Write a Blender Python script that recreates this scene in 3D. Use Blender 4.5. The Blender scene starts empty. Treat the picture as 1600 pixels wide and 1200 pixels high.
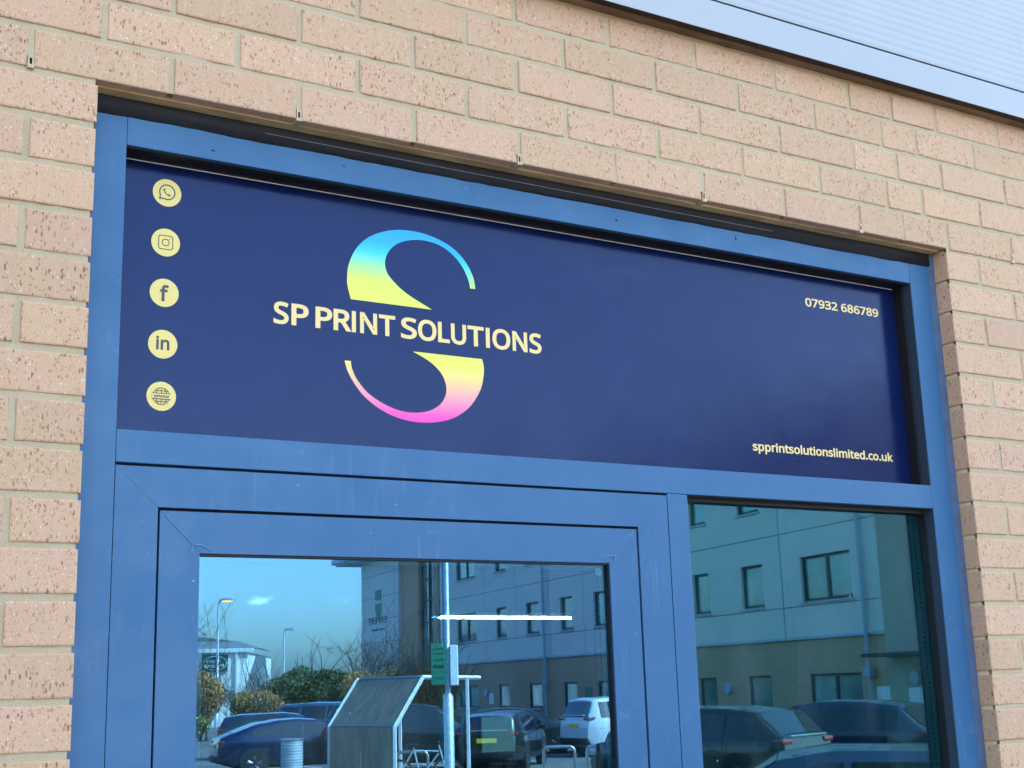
import bpy, bmesh, math, os, random
from math import sin, cos, pi, radians, sqrt
from mathutils import Vector, Matrix, Euler, noise as mnoise

random.seed(7)
SC = bpy.context.scene
COL = SC.collection

# ------------------------------------------------------------------ camera
cam = bpy.data.cameras.new('camera')
cam.sensor_width = 36.0
cam.lens = 46.5255
cam.clip_start = 0.05
cam.clip_end = 3000
camo = bpy.data.objects.new('camera', cam)
COL.objects.link(camo)
r_ = Vector((0.86034243, -0.50879547, -0.030628))
d_ = Vector((0.08737141, 0.20640533, -0.97455789))
f_ = Vector((0.50217242, 0.83577749, 0.22203345))
camo.matrix_world = Matrix(((r_.x, -d_.x, -f_.x, -0.57640791), (r_.y, -d_.y, -f_.y, -2.02900763),
                            (r_.z, -d_.z, -f_.z, 1.75), (0, 0, 0, 1)))
SC.camera = camo

# ------------------------------------------------------------------ sky and sun
SUN = Vector((0.46, 0.60, 0.66)).normalized()
world = bpy.data.worlds.new('World')
SC.world = world
world.use_nodes = True
wn = world.node_tree
wn.nodes.clear()
wout = wn.nodes.new('ShaderNodeOutputWorld')
wbg = wn.nodes.new('ShaderNodeBackground')
wbg.inputs['Strength'].default_value = 0.15
sky = wn.nodes.new('ShaderNodeTexSky')
sky.sky_type = 'NISHITA'
sky.sun_disc = False
sky.sun_elevation = math.asin(SUN.z)
sky.sun_rotation = math.atan2(SUN.x, SUN.y)
sky.air_density = 1.0
sky.dust_density = 2.1
sky.ozone_density = 1.0
wtc = wn.nodes.new('ShaderNodeTexCoord')


def wmath(op, a, b=None, clamp=False):
    n = wn.nodes.new('ShaderNodeMath')
    n.operation = op
    n.use_clamp = clamp
    for i, v in enumerate((a, b)):
        if v is None:
            continue
        if isinstance(v, (int, float)):
            n.inputs[i].default_value = v
        else:
            wn.links.new(v, n.inputs[i])
    return n.outputs[0]


def wdot(vec):
    n = wn.nodes.new('ShaderNodeVectorMath')
    n.operation = 'DOT_PRODUCT'
    wn.links.new(wtc.outputs['Generated'], n.inputs[0])
    n.inputs[1].default_value = vec
    return n.outputs['Value']


wno = wn.nodes.new('ShaderNodeTexNoise')
wno.inputs['Scale'].default_value = 110
wno.inputs['Detail'].default_value = 5
wn.links.new(wtc.outputs['Generated'], wno.inputs['Vector'])
skycol = sky.outputs[0]
CLOUDS = [((0.340, -0.935, 0.0665), 0.016, 0.0050, 0.75), ((0.397, -0.913, 0.066), 0.010, 0.0030, 0.10),
          ((-0.5, -0.75, 0.30), 0.12, 0.03, 0.6), ((0.1, -0.8, 0.45), 0.16, 0.05, 0.5), ((-0.8, 0.1, 0.35), 0.15, 0.04, 0.6)]
for c, su, sv, dens in CLOUDS:
    c = Vector(c).normalized()
    rt = c.cross(Vector((0, 0, 1))).normalized()
    up = rt.cross(c)
    u = wmath('DIVIDE', wdot(rt), su)
    v = wmath('DIVIDE', wdot(up), sv)
    q = wmath('SUBTRACT', 1.0, wmath('ADD', wmath('MULTIPLY', u, u), wmath('MULTIPLY', v, v)))
    q = wmath('ADD', q, wmath('MULTIPLY', wmath('SUBTRACT', wno.outputs['Fac'], 0.58), 5.0))
    q = wmath('MULTIPLY', q, wmath('GREATER_THAN', wdot(c), 0.0))
    q = wmath('MULTIPLY', wmath('MULTIPLY', q, 0.9, True), dens)
    mx = wn.nodes.new('ShaderNodeMix')
    mx.data_type = 'RGBA'
    wn.links.new(q, mx.inputs['Factor'])
    wn.links.new(skycol, mx.inputs[6])
    mx.inputs[7].default_value = (11.5, 10.8, 10.2, 1)
    skycol = mx.outputs[2]
wn.links.new(skycol, wbg.inputs['Color'])
wn.links.new(wbg.outputs[0], wout.inputs['Surface'])

sl = bpy.data.lights.new('sun', 'SUN')
sl.energy = 4.5
sl.angle = radians(0.5)
sl.color = (1.0, 0.93, 0.82)
so = bpy.data.objects.new('sun', sl)
COL.objects.link(so)
so.rotation_euler = (-SUN).to_track_quat('-Z', 'Y').to_euler()

SC.view_settings.view_transform = 'Standard'
SC.view_settings.look = 'None'
SC.view_settings.gamma = 1.0
SC.view_settings.exposure = 2.76
SC.cycles.max_bounces = 10
SC.cycles.transparent_max_bounces = 16


# ------------------------------------------------------------------ materials
def srgb(r, g, b):
    f = lambda c: (c / 255 / 12.92) if c / 255 <= 0.04045 else ((c / 255 + 0.055) / 1.055) ** 2.4
    return (f(r), f(g), f(b), 1)


class NT:
    def __init__(self, name):
        self.m = bpy.data.materials.new(name)
        self.m.use_nodes = True
        self.t = self.m.node_tree
        self.b = self.t.nodes['Principled BSDF']
        self.out = self.t.nodes['Material Output']

    def n(self, typ, **kw):
        nd = self.t.nodes.new(typ)
        for k, v in kw.items():
            setattr(nd, k, v)
        return nd

    def l(self, a, b):
        self.t.links.new(a, b)

    def math(self, op, a, b=None, clamp=False):
        n = self.n('ShaderNodeMath', operation=op, use_clamp=clamp)
        for i, v in enumerate((a, b)):
            if v is None:
                continue
            if isinstance(v, (int, float)):
                n.inputs[i].default_value = v
            else:
                self.l(v, n.inputs[i])
        return n.outputs[0]

    def mix(self, fac, a, b, blend='MIX'):
        n = self.n('ShaderNodeMix', data_type='RGBA', blend_type=blend)
        for i, v in ((0, fac), (6, a), (7, b)):
            if isinstance(v, (int, float)):
                n.inputs[i].default_value = v
            elif isinstance(v, tuple):
                n.inputs[i].default_value = v
            else:
                self.l(v, n.inputs[i])
        return n.outputs[2]

    def coords(self, scale=(1, 1, 1)):
        tc = self.n('ShaderNodeTexCoord')
        mp = self.n('ShaderNodeMapping')
        mp.inputs['Scale'].default_value = scale
        self.l(tc.outputs['Object'], mp.inputs['Vector'])
        return mp.outputs[0]

    def noise(self, vec, scale, detail=4, rough=0.6):
        n = self.n('ShaderNodeTexNoise')
        n.inputs['Scale'].default_value = scale
        n.inputs['Detail'].default_value = detail
        n.inputs['Roughness'].default_value = rough
        self.l(vec, n.inputs['Vector'])
        return n.outputs['Fac']

    def ramp(self, fac, lo, hi, clo=0.0, chi=1.0):
        n = self.n('ShaderNodeMapRange', interpolation_type='SMOOTHSTEP')
        self.l(fac, n.inputs[0])
        for i, v in enumerate((lo, hi, clo, chi)):
            n.inputs[i + 1].default_value = v
        return n.outputs[0]

    def bump(self, h, strength=0.3, dist=0.002):
        n = self.n('ShaderNodeBump')
        n.inputs['Strength'].default_value = strength
        n.inputs['Distance'].default_value = dist
        self.l(h, n.inputs['Height'])
        self.l(n.outputs[0], self.b.inputs['Normal'])


def plain(name, col, rough=0.5, metal=0.0, var=0.0, scale=20, emit=None, es=0, coat=0, stretch=(1, 1, 1)):
    t = NT(name)
    t.b.inputs['Roughness'].default_value = rough
    t.b.inputs['Metallic'].default_value = metal
    t.b.inputs['Coat Weight'].default_value = coat
    t.b.inputs['Coat Roughness'].default_value = 0.05
    if var:
        v = t.coords(stretch)
        nz = t.noise(v, scale, 5)
        a = tuple(c * (1 - var) for c in col[:3]) + (1,)
        b = tuple(min(1, c * (1 + var)) for c in col[:3]) + (1,)
        t.l(t.mix(t.ramp(nz, 0.3, 0.7), a, b), t.b.inputs['Base Color'])
    else:
        t.b.inputs['Base Color'].default_value = col
    if emit:
        t.b.inputs['Emission Color'].default_value = emit
        t.b.inputs['Emission Strength'].default_value = es
    return t.m


def brick_mat():
    t = NT('wire_cut_buff_brick')
    at = t.n('ShaderNodeAttribute', attribute_name='tone')
    sep = t.n('ShaderNodeSeparateColor')
    t.l(at.outputs['Color'], sep.inputs[0])
    v = t.coords((1, 1, 1))
    big = t.noise(v, 16, 3)
    pink = (0.63, 0.385, 0.25, 1)
    buff = (0.60, 0.395, 0.215, 1)
    pale = (0.68, 0.475, 0.325, 1)
    f1 = t.math('ADD', t.math('ADD', t.math('MULTIPLY', sep.outputs[0], 0.42), 0.18), t.math('MULTIPLY', t.math('SUBTRACT', big, 0.5), 1.3), True)
    col = t.mix(f1, pink, buff)
    # vertical drag marks of the wire cut face
    vs = t.coords((1, 1, 0.22))
    st = t.noise(vs, 90, 4, 0.65)
    col = t.mix(t.ramp(st, 0.5, 0.75, 0, 0.5), col, pale)
    col = t.mix(t.ramp(t.noise(v, 260, 3), 0.52, 0.72, 0, 0.55), col, (0.47, 0.29, 0.17, 1))
    # iron specks, stretched upright, two sizes
    def specks(scale, thr, rad, stretch, warp):
        vv = t.coords((1, 1, stretch))
        wz = t.n('ShaderNodeTexNoise')
        wz.inputs['Scale'].default_value = 120
        t.l(vv, wz.inputs['Vector'])
        va = t.n('ShaderNodeVectorMath', operation='MULTIPLY_ADD')
        t.l(wz.outputs['Color'], va.inputs[0])
        va.inputs[1].default_value = (warp, warp, warp)
        t.l(vv, va.inputs[2])
        vo = t.n('ShaderNodeTexVoronoi')
        vo.inputs['Scale'].default_value = scale
        t.l(va.outputs[0], vo.inputs['Vector'])
        sc2 = t.n('ShaderNodeSeparateColor')
        t.l(vo.outputs['Color'], sc2.inputs[0])
        on = t.ramp(sc2.outputs[0], thr, thr + 0.03)
        siz = t.math('MULTIPLY', sc2.outputs[1], rad)
        d = t.math('SUBTRACT', vo.outputs['Distance'], siz)
        m = t.ramp(d, 0.0, 0.12, 1, 0)
        return t.math('MULTIPLY', m, on), sc2.outputs[2]
    dens = t.ramp(t.noise(v, 9, 2), 0.35, 0.62, 0.35, 1.0)
    m1, c1 = specks(215, 0.70, 0.40, 0.45, 0.006)
    iron = t.mix(c1, (0.24, 0.085, 0.035, 1), (0.42, 0.24, 0.10, 1))
    col = t.mix(t.math('MULTIPLY', t.math('MULTIPLY', m1, dens), 0.9), col, iron)
    m2, c2 = specks(360, 0.62, 0.42, 0.55, 0.004)
    col = t.mix(t.math('MULTIPLY', t.math('MULTIPLY', m2, dens), 0.7), col, (0.27, 0.12, 0.06, 1))
    m3, c3 = specks(260, 0.84, 0.34, 0.8, 0.005)
    col = t.mix(t.math('MULTIPLY', m3, 0.5), col, (0.80, 0.74, 0.66, 1))
    # brick to brick tone
    col = t.mix(1.0, col, sep.outputs[1], 'MULTIPLY')
    # efflorescence bloom here and there
    bl = t.math('MULTIPLY', t.ramp(t.noise(v, 6, 4), 0.58, 0.75), t.ramp(t.noise(v, 60, 4), 0.4, 0.7))
    col = t.mix(t.math('MULTIPLY', bl, 0.35), col, (0.74, 0.68, 0.62, 1))
    t.l(col, t.b.inputs['Base Color'])
    t.b.inputs['Roughness'].default_value = 0.9
    h = t.math('ADD', t.math('MULTIPLY', st, 0.6), t.math('MULTIPLY', t.noise(v, 300, 4), 0.8))
    h = t.math('SUBTRACT', h, t.math('MULTIPLY', m1, 0.8))
    t.bump(h, 0.55, 0.0022)
    return t.m


def mortar_mat():
    t = NT('sandy_mortar')
    v = t.coords()
    a = t.mix(t.noise(v, 12, 5), (0.46, 0.36, 0.215, 1), (0.58, 0.465, 0.30, 1))
    a = t.mix(t.ramp(t.noise(v, 350, 3), 0.5, 0.75, 0, 0.5), a, (0.28, 0.24, 0.17, 1))
    t.l(a, t.b.inputs['Base Color'])
    t.b.inputs['Roughness'].default_value = 0.95
    t.bump(t.noise(v, 300, 5), 0.6, 0.0025)
    return t.m


def frame_mat():
    t = NT('powder_coated_blue')
    v = t.coords()
    base = t.mix(t.ramp(t.noise(v, 5, 4), 0.3, 0.7), (0.028, 0.117, 0.248, 1), (0.035, 0.130, 0.264, 1))
    # chalky drips and light dirt
    vs = t.coords((1, 1, 0.10))
    dr = t.math('MULTIPLY', t.ramp(t.noise(vs, 60, 4), 0.56, 0.78, 0, 0.20), t.ramp(t.noise(v, 6, 3), 0.42, 0.66))
    base = t.mix(dr, base, (0.28, 0.38, 0.52, 1))
    sp = t.ramp(t.noise(v, 120, 2), 0.735, 0.775, 0, 0.75)
    base = t.mix(sp, base, (0.45, 0.52, 0.62, 1))
    scuff = t.math('MULTIPLY', t.ramp(t.noise(v, 16, 6, 0.75), 0.56, 0.70, 0, 0.22), t.ramp(t.noise(v, 3.0, 2), 0.5, 0.62))
    base = t.mix(scuff, base, (0.22, 0.33, 0.48, 1))
    sd = t.ramp(t.noise(v, 80, 2), 0.745, 0.78, 0, 0.6)
    base = t.mix(sd, base, (0.03, 0.05, 0.10, 1))
    t.l(base, t.b.inputs['Base Color'])
    r = t.ramp(t.noise(v, 9, 6, 0.7), 0.3, 0.7, 0.30, 0.55)
    t.l(r, t.b.inputs['Roughness'])
    t.b.inputs['Specular IOR Level'].default_value = 0.42
    t.bump(t.noise(v, 900, 2), 0.06, 0.0005)
    return t.m


def glass_mat(name, base, gcol, tcol):
    t = NT(name)
    tr = t.n('ShaderNodeBsdfTransparent')
    tr.inputs[0].default_value = tcol
    gl = t.n('ShaderNodeBsdfGlossy')
    gl.inputs['Color'].default_value = gcol
    gl.inputs['Roughness'].default_value = 0.0
    ge = t.n('ShaderNodeNewGeometry')
    dt = t.n('ShaderNodeVectorMath', operation='DOT_PRODUCT')
    t.l(ge.outputs['Incoming'], dt.inputs[0])
    t.l(ge.outputs['Normal'], dt.inputs[1])
    sch = t.math('POWER', t.math('SUBTRACT', 1.0, t.math('ABSOLUTE', dt.outputs['Value']), True), 5.0)
    fac = t.math('ADD', t.math('MULTIPLY', sch, 0.9), base + 0.04, True)
    mx = t.n('ShaderNodeMixShader')
    t.l(fac, mx.inputs[0])
    t.l(tr.outputs[0], mx.inputs[1])
    t.l(gl.outputs[0], mx.inputs[2])
    # faint waviness and a few dried rain spots
    v = t.coords()
    bp = t.n('ShaderNodeBump')
    bp.inputs['Strength'].default_value = 0.012
    bp.inputs['Distance'].default_value = 0.01
    t.l(t.noise(v, 2.2, 1), bp.inputs['Height'])
    t.l(bp.outputs[0], gl.inputs['Normal'])
    df = t.n('ShaderNodeBsdfDiffuse')
    df.inputs[0].default_value = (0.55, 0.60, 0.62, 1)
    vo = t.n('ShaderNodeTexVoronoi')
    vo.inputs['Scale'].default_value = 28
    vv = t.coords((1, 1, 0.55))
    t.l(vv, vo.inputs['Vector'])
    s3 = t.n('ShaderNodeSeparateColor')
    t.l(vo.outputs['Color'], s3.inputs[0])
    sp = t.math('MULTIPLY', t.ramp(vo.outputs['Distance'], 0.02, 0.05, 1, 0), t.ramp(s3.outputs[0], 0.90, 0.92))
    film = t.math('MULTIPLY', t.ramp(t.noise(t.coords((1, 1, 0.35)), 9, 6, 0.7), 0.42, 0.8), 0.035)
    m2 = t.n('ShaderNodeMixShader')
    t.l(t.math('ADD', t.math('MULTIPLY', sp, 0.55), film, True), m2.inputs[0])
    t.l(mx.outputs[0], m2.inputs[1])
    t.l(df.outputs[0], m2.inputs[2])
    t.l(m2.outputs[0], t.out.inputs['Surface'])
    return t.m


def gradient_mat(name, stops, z0, z1):
    t = NT(name)
    tc = t.n('ShaderNodeTexCoord')
    sp = t.n('ShaderNodeSeparateXYZ')
    t.l(tc.outputs['Object'], sp.inputs[0])
    mr = t.n('ShaderNodeMapRange')
    t.l(sp.outputs['Z'], mr.inputs[0])
    mr.inputs[1].default_value = z0
    mr.inputs[2].default_value = z1
    cr = t.n('ShaderNodeValToRGB')
    el = cr.color_ramp.elements
    while len(el) < len(stops):
        el.new(0.5)
    for e, (p, c) in zip(el, stops):
        e.position = p
        e.color = c
    t.l(mr.outputs[0], cr.inputs[0])
    t.l(cr.outputs[0], t.b.inputs['Base Color'])
    t.b.inputs['Roughness'].default_value = 0.35
    return t.m


M = {}
M['brick'] = brick_mat()
M['mortar'] = mortar_mat()
M['frame'] = frame_mat()
M['seal'] = plain('black_mastic', (0.009, 0.0095, 0.014, 1), 0.55, var=0.5, scale=30, stretch=(0.3, 1, 3))
M['seal'].node_tree.nodes['Principled BSDF'].inputs['Specular IOR Level'].default_value = 0.30
M['sealrim'] = plain('grey_trim_edge', (0.30, 0.26, 0.25, 1), 0.5)
M['rubber'] = plain('black_rubber_gasket', (0.008, 0.008, 0.010, 1), 0.6)
M['rubberbrown'] = plain('dark_brown_gasket', (0.008, 0.0075, 0.008, 1), 0.6)
M['seam'] = plain('seam_shadow_gap', (0.006, 0.007, 0.010, 1), 0.8)
M['lintel'] = plain('tan_painted_lintel', (0.62, 0.42, 0.19, 1), 0.7, var=0.25, scale=25, stretch=(0.4, 1, 1))
def navy_mat():
    t = NT('navy_vinyl_print')
    v = t.coords()
    base = t.mix(t.ramp(t.noise(v, 4, 5), 0.3, 0.7), (0.0036, 0.0098, 0.056, 1), (0.0042, 0.0110, 0.062, 1))
    dust = t.ramp(t.noise(v, 420, 2), 0.74, 0.79, 0, 0.35)
    base = t.mix(dust, base, (0.16, 0.20, 0.28, 1))
    smear = t.math('MULTIPLY', t.ramp(t.noise(t.coords((1, 1, 2.2)), 5, 6, 0.7), 0.52, 0.75, 0, 0.05), t.ramp(t.noise(v, 2, 2), 0.4, 0.65))
    base = t.mix(smear, base, (0.2, 0.26, 0.36, 1))
    t.l(base, t.b.inputs['Base Color'])
    t.l(t.ramp(t.noise(v, 6, 5), 0.3, 0.7, 0.13, 0.22), t.b.inputs['Roughness'])
    t.b.inputs['Specular IOR Level'].default_value = 0.42
    t.b.inputs['Specular Tint'].default_value = (0.55, 0.66, 1.0, 1)
    t.bump(t.noise(v, 9, 3), 0.03, 0.02)
    return t.m


M['navy'] = navy_mat()
M['cream'] = plain('cream_vinyl_print', (0.80, 0.61, 0.16, 1), 0.35)
M['creamtext'] = plain('cream_lettering_print', (0.86, 0.63, 0.23, 1), 0.35)
M['greyprint'] = plain('dark_grey_print', (0.050, 0.050, 0.062, 1), 0.4)
M['white'] = plain('white_vinyl_edge', (0.9, 0.9, 0.92, 1), 0.4)
M['cladding'] = plain('silver_blue_coated_steel', (0.395, 0.415, 0.42, 1), 0.45, 0.0, var=0.02, scale=4)
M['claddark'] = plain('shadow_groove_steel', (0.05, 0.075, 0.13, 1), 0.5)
M['weep'] = plain('clear_plastic_weep', (0.50, 0.38, 0.25, 1), 0.4, var=0.2, scale=80)
M['hole'] = plain('dark_opening', (0.010, 0.008, 0.007, 1), 0.9)
M['glassdoor'] = glass_mat('solar_control_glass', 0.18, (0.24, 0.53, 0.88, 1), (0.40, 0.62, 0.66, 1))
M['glasswin'] = glass_mat('solar_control_glass_teal', 0.165, (0.27, 0.61, 0.80, 1), (0.34, 0.68, 0.70, 1))
M['innerglass'] = glass_mat('inner_clear_glass', 0.045, (0.8, 0.9, 0.9, 1), (0.80, 0.92, 0.92, 1))
M['alu'] = plain('mill_aluminium', (0.55, 0.57, 0.58, 1), 0.4, 0.6, var=0.08, scale=60)
M['galv'] = plain('galvanised_steel', (0.55, 0.57, 0.58, 1), 0.45, 0.5, var=0.15, scale=15)
M['stainless'] = plain('brushed_stainless', (0.60, 0.60, 0.58, 1), 0.25, 0.9)
M['whitepaint'] = plain('white_painted_steel', (0.78, 0.79, 0.78, 1), 0.45, var=0.05, scale=8)
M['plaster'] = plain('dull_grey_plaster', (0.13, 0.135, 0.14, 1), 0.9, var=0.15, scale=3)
M['creamwall'] = plain('cream_painted_lining', (0.62, 0.52, 0.33, 1), 0.8, var=0.05, scale=4)
M['carpet'] = plain('dark_carpet', (0.03, 0.032, 0.036, 1), 0.95, var=0.3, scale=80)
M['tube'] = plain('lit_led_diffuser', (0.9, 0.9, 0.9, 1), 0.4, emit=(1.0, 0.97, 0.90, 1), es=42)
M['black'] = plain('black_plastic', (0.010, 0.010, 0.012, 1), 0.35)
M['bluecolour'] = plain('grey_blue_coating', (0.09, 0.15, 0.24, 1), 0.4)
M['asphalt'] = plain('worn_asphalt', (0.115, 0.110, 0.102, 1), 0.92, var=0.35, scale=0.8)
M['paving'] = plain('concrete_paving', (0.30, 0.28, 0.25, 1), 0.9, var=0.2, scale=6)
M['kerb'] = plain('concrete_kerb', (0.36, 0.34, 0.31, 1), 0.9, var=0.2, scale=5)
M['bayline'] = plain('white_road_paint', (0.62, 0.62, 0.58, 1), 0.8, var=0.2, scale=10)
M['offbrick'] = plain('brown_office_brick', (0.50, 0.32, 0.20, 1), 0.9, var=0.15, scale=9, stretch=(1, 1, 4))
M['offclad'] = plain('grey_blue_wall_panel', (0.66, 0.60, 0.54, 1), 0.5, var=0.04, scale=1.5)
M['offjoint'] = plain('panel_joint_shadow', (0.09, 0.12, 0.16, 1), 0.8)
M['offframe'] = plain('charcoal_window_frame', (0.018, 0.020, 0.024, 1), 0.5)
M['offglass'] = plain('teal_office_glass', (0.10, 0.24, 0.23, 1), 0.06, var=0.5, scale=.35, coat=1.0)
M['soffit'] = plain('pale_blue_eaves', (0.33, 0.42, 0.50, 1), 0.5)
M['green'] = plain('green_sign_face', (0.02, 0.19, 0.11, 1), 0.5)
M['greendark'] = plain('dark_green_print', (0.010, 0.05, 0.035, 1), 0.5)
M['corr'] = plain('cream_ribbed_sheet', (0.80, 0.78, 0.68, 1), 0.6, var=0.05, scale=2)
M['roofgrey'] = plain('grey_roof_sheet', (0.17, 0.17, 0.17, 1), 0.7, var=0.15, scale=3)
M['shelter'] = plain('weathered_polycarbonate', (0.32, 0.215, 0.12, 1), 0.5, var=0.25, scale=4, stretch=(1, 1, 0.3))
M['tyre'] = plain('black_tyre', (0.012, 0.012, 0.012, 1), 0.85)
M['alloy'] = plain('alloy_wheel', (0.32, 0.32, 0.33, 1), 0.3, 0.8)
M['carglass'] = plain('tinted_car_glass', (0.012, 0.016, 0.018, 1), 0.04, coat=1.0)
M['redlamp'] = plain('red_lamp_lens', (0.20, 0.010, 0.012, 1), 0.2, coat=1.0)
M['clearlamp'] = plain('clear_lamp_lens', (0.55, 0.58, 0.60, 1), 0.1, coat=1.0)
M['yellowplate'] = plain('yellow_plate', (0.78, 0.55, 0.06, 1), 0.4)
M['whiteplate'] = plain('white_plate', (0.75, 0.75, 0.72, 1), 0.4)
M['arch'] = plain('black_arch_trim', (0.008, 0.008, 0.009, 1), 0.7)
M['chrome'] = plain('chrome_trim', (0.8, 0.8, 0.8, 1), 0.12, 1.0)
M['bark'] = plain('grey_brown_bark', (0.10, 0.075, 0.05, 1), 0.9, var=0.3, scale=6)
M['lampglow'] = plain('sodium_lamp_lit', (0.9, 0.5, 0.1, 1), 0.3, emit=(1.0, 0.22, 0.02, 1), es=3.0)
for nm, c in (('leaf_dark', (0.105, 0.11, 0.032)), ('leaf_mid', (0.15, 0.15, 0.035)), ('leaf_gold', (0.45, 0.25, 0.07)),
              ('leaf_olive', (0.28, 0.22, 0.05)), ('leaf_russet', (0.55, 0.26, 0.07))):
    M[nm] = plain(nm, c + (1,), 0.7, var=0.45, scale=2.5)


# ------------------------------------------------------------------ mesh helpers
class MB:
    def __init__(self):
        self.v, self.f, self.mi = [], [], []

    def face(self, pts, mi=0):
        i = len(self.v)
        self.v += [tuple(p) for p in pts]
        self.f.append(tuple(range(i, i + len(pts))))
        self.mi.append(mi)

    def grid(self, rows, mi=0, closed=False, flip=False):
        i0 = len(self.v)
        n = len(rows[0])
        for r in rows:
            self.v += [tuple(p) for p in r]
        for a in range(len(rows) - 1):
            for b in range(n if closed else n - 1):
                c = (b + 1) % n
                q = (i0 + a * n + b, i0 + a * n + c, i0 + (a + 1) * n + c, i0 + (a + 1) * n + b)
                self.f.append(q[::-1] if flip else q)
                self.mi.append(mi)

    def box(self, x0, x1, y0, y1, z0, z1, mi=0, bev=0.0):
        if bev <= 0:
            i = len(self.v)
            self.v += [(x, y, z) for z in (z0, z1) for y in (y0, y1) for x in (x0, x1)]
            for q in ((0, 2, 3, 1), (4, 5, 7, 6), (0, 1, 5, 4), (2, 6, 7, 3), (0, 4, 6, 2), (1, 3, 7, 5)):
                self.f.append(tuple(i + k for k in q))
                self.mi.append(mi)
            return
        bm = bmesh.new()
        bmesh.ops.create_cube(bm, size=1)
        for vv in bm.verts:
            vv.co = Vector(((x0 + x1) / 2 + vv.co.x * (x1 - x0), (y0 + y1) / 2 + vv.co.y * (y1 - y0), (z0 + z1) / 2 + vv.co.z * (z1 - z0)))
        bmesh.ops.bevel(bm, geom=bm.edges[:], offset=bev, segments=2, affect='EDGES', profile=0.5)
        self.addbm(bm, mi)
        bm.free()

    def addbm(self, bm, mi=0, mat=None):
        i = len(self.v)
        bm.verts.index_update()
        for vv in bm.verts:
            self.v.append(tuple(mat @ vv.co if mat else vv.co))
        for ff in bm.faces:
            self.f.append(tuple(i + x.index for x in ff.verts))
            self.mi.append(mi)

    def tube(self, pts, r, n=8, mi=0, cap=True):
        pts = [Vector(p) for p in pts]
        rows = []
        prev = None
        for k, p in enumerate(pts):
            a = pts[max(0, k - 1)]
            b = pts[min(len(pts) - 1, k + 1)]
            d = (b - a).normalized()
            ref = Vector((0, 0, 1)) if abs(d.z) < 0.95 else Vector((0, 1, 0))
            if prev is None:
                s = d.cross(ref).normalized()
            else:
                s = (prev - d * prev.dot(d)).normalized()
            prev = s
            t = d.cross(s)
            rr = r[k] if isinstance(r, (list, tuple)) else r
            rows.append([p + (s * cos(2 * pi * j / n) + t * sin(2 * pi * j / n)) * rr for j in range(n)])
        self.grid(rows, mi, closed=True)
        if cap:
            self.face(rows[0], mi)
            self.face(rows[-1][::-1], mi)

    def cyl(self, c, axis, r, h, n=24, mi=0):
        c = Vector(c)
        a = Vector(axis).normalized()
        self.tube([c - a * h / 2, c + a * h / 2], r, n, mi)

    def build(self, name, mats, parent=None, smooth=False, fix=True, angle=None):
        me = bpy.data.meshes.new(name)
        me.from_pydata(self.v, [], self.f)
        if not isinstance(mats, (list, tuple)):
            mats = [mats]
        for m in mats:
            me.materials.append(m)
        me.polygons.foreach_set('material_index', self.mi)
        if fix:
            bm = bmesh.new()
            bm.from_mesh(me)
            if smooth:
                bmesh.ops.remove_doubles(bm, verts=bm.verts[:], dist=1e-5)
            bmesh.ops.recalc_face_normals(bm, faces=bm.faces[:])
            bm.to_mesh(me)
            bm.free()
        if smooth:
            me.polygons.foreach_set('use_smooth', [True] * len(me.polygons))
            if angle:
                me.set_sharp_from_angle(angle=angle)
        me.update()
        o = bpy.data.objects.new(name, me)
        COL.objects.link(o)
        if parent:
            o.parent = parent
        return o


def thing(name, label, cat, loc=(0, 0, 0), rz=0.0, group=None):
    o = bpy.data.objects.new(name, None)
    o.empty_display_size = 0.2
    COL.objects.link(o)
    o.location = loc
    o.rotation_euler = (0, 0, rz)
    tag(o, label, cat, group)
    return o


def tag(o, label, cat, group=None):
    o['label'] = label
    o['category'] = cat
    if group:
        o['group'] = group
    return o


def struct(o):
    o['kind'] = 'structure'
    return o


def boxpart(name, mat, parent, *b, bev=0.0):
    m = MB()
    m.box(*b, bev=bev)
    return m.build(name, mat, parent)


def copy_tree(o, parent=None):
    c = o.copy()
    COL.objects.link(c)
    if parent:
        c.parent = parent
    for ch in o.children:
        copy_tree(ch, c)
    return c


try:        # a humanist sans that ships with Blender; the built-in font serves when it is missing
    FONT = bpy.data.fonts.load(os.path.join(bpy.utils.resource_path('LOCAL'), 'datafiles', 'fonts', 'NotoSansHebrew-Regular.woff2'))
except Exception:
    FONT = None


def text_mesh(s, x0, x1, zb, h, off=0.012, refh=0.72, shear=0.0):
    """flat lettering in the xz plane facing -y, fitted to x0..x1 and cap height h; returns list of (verts, faces)"""
    cu = bpy.data.curves.new('tmp', 'FONT')
    cu.body = s
    cu.size = 0.5
    cu.offset = .012
    cu.resolution_u = 4
    if FONT:
        cu.font = FONT
    cu.fill_mode = 'FRONT'
    ob = bpy.data.objects.new('tmp', cu)
    COL.objects.link(ob)
    dg = bpy.context.evaluated_depsgraph_get()
    me = bpy.data.meshes.new_from_object(ob.evaluated_get(dg))
    bpy.data.objects.remove(ob)
    vs = [v.co.copy() for v in me.vertices]
    fs = [tuple(p.vertices) for p in me.polygons]
    bpy.data.meshes.remove(me)
    bpy.data.curves.remove(cu)
    ax, bx = min(v.x for v in vs), max(v.x for v in vs)
    out = [(x0 + (v.x - ax) / (bx - ax) * (x1 - x0), zb + v.y / (refh * .5) * h) for v in vs]
    return out, fs


def add_flat(mb, vs, fs, y, th=0.0, mi=0):
    i = len(mb.v)
    mb.v += [(x, y, z) for x, z in vs]
    for f in fs:
        mb.f.append(tuple(i + k for k in f))
        mb.mi.append(mi)


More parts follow.
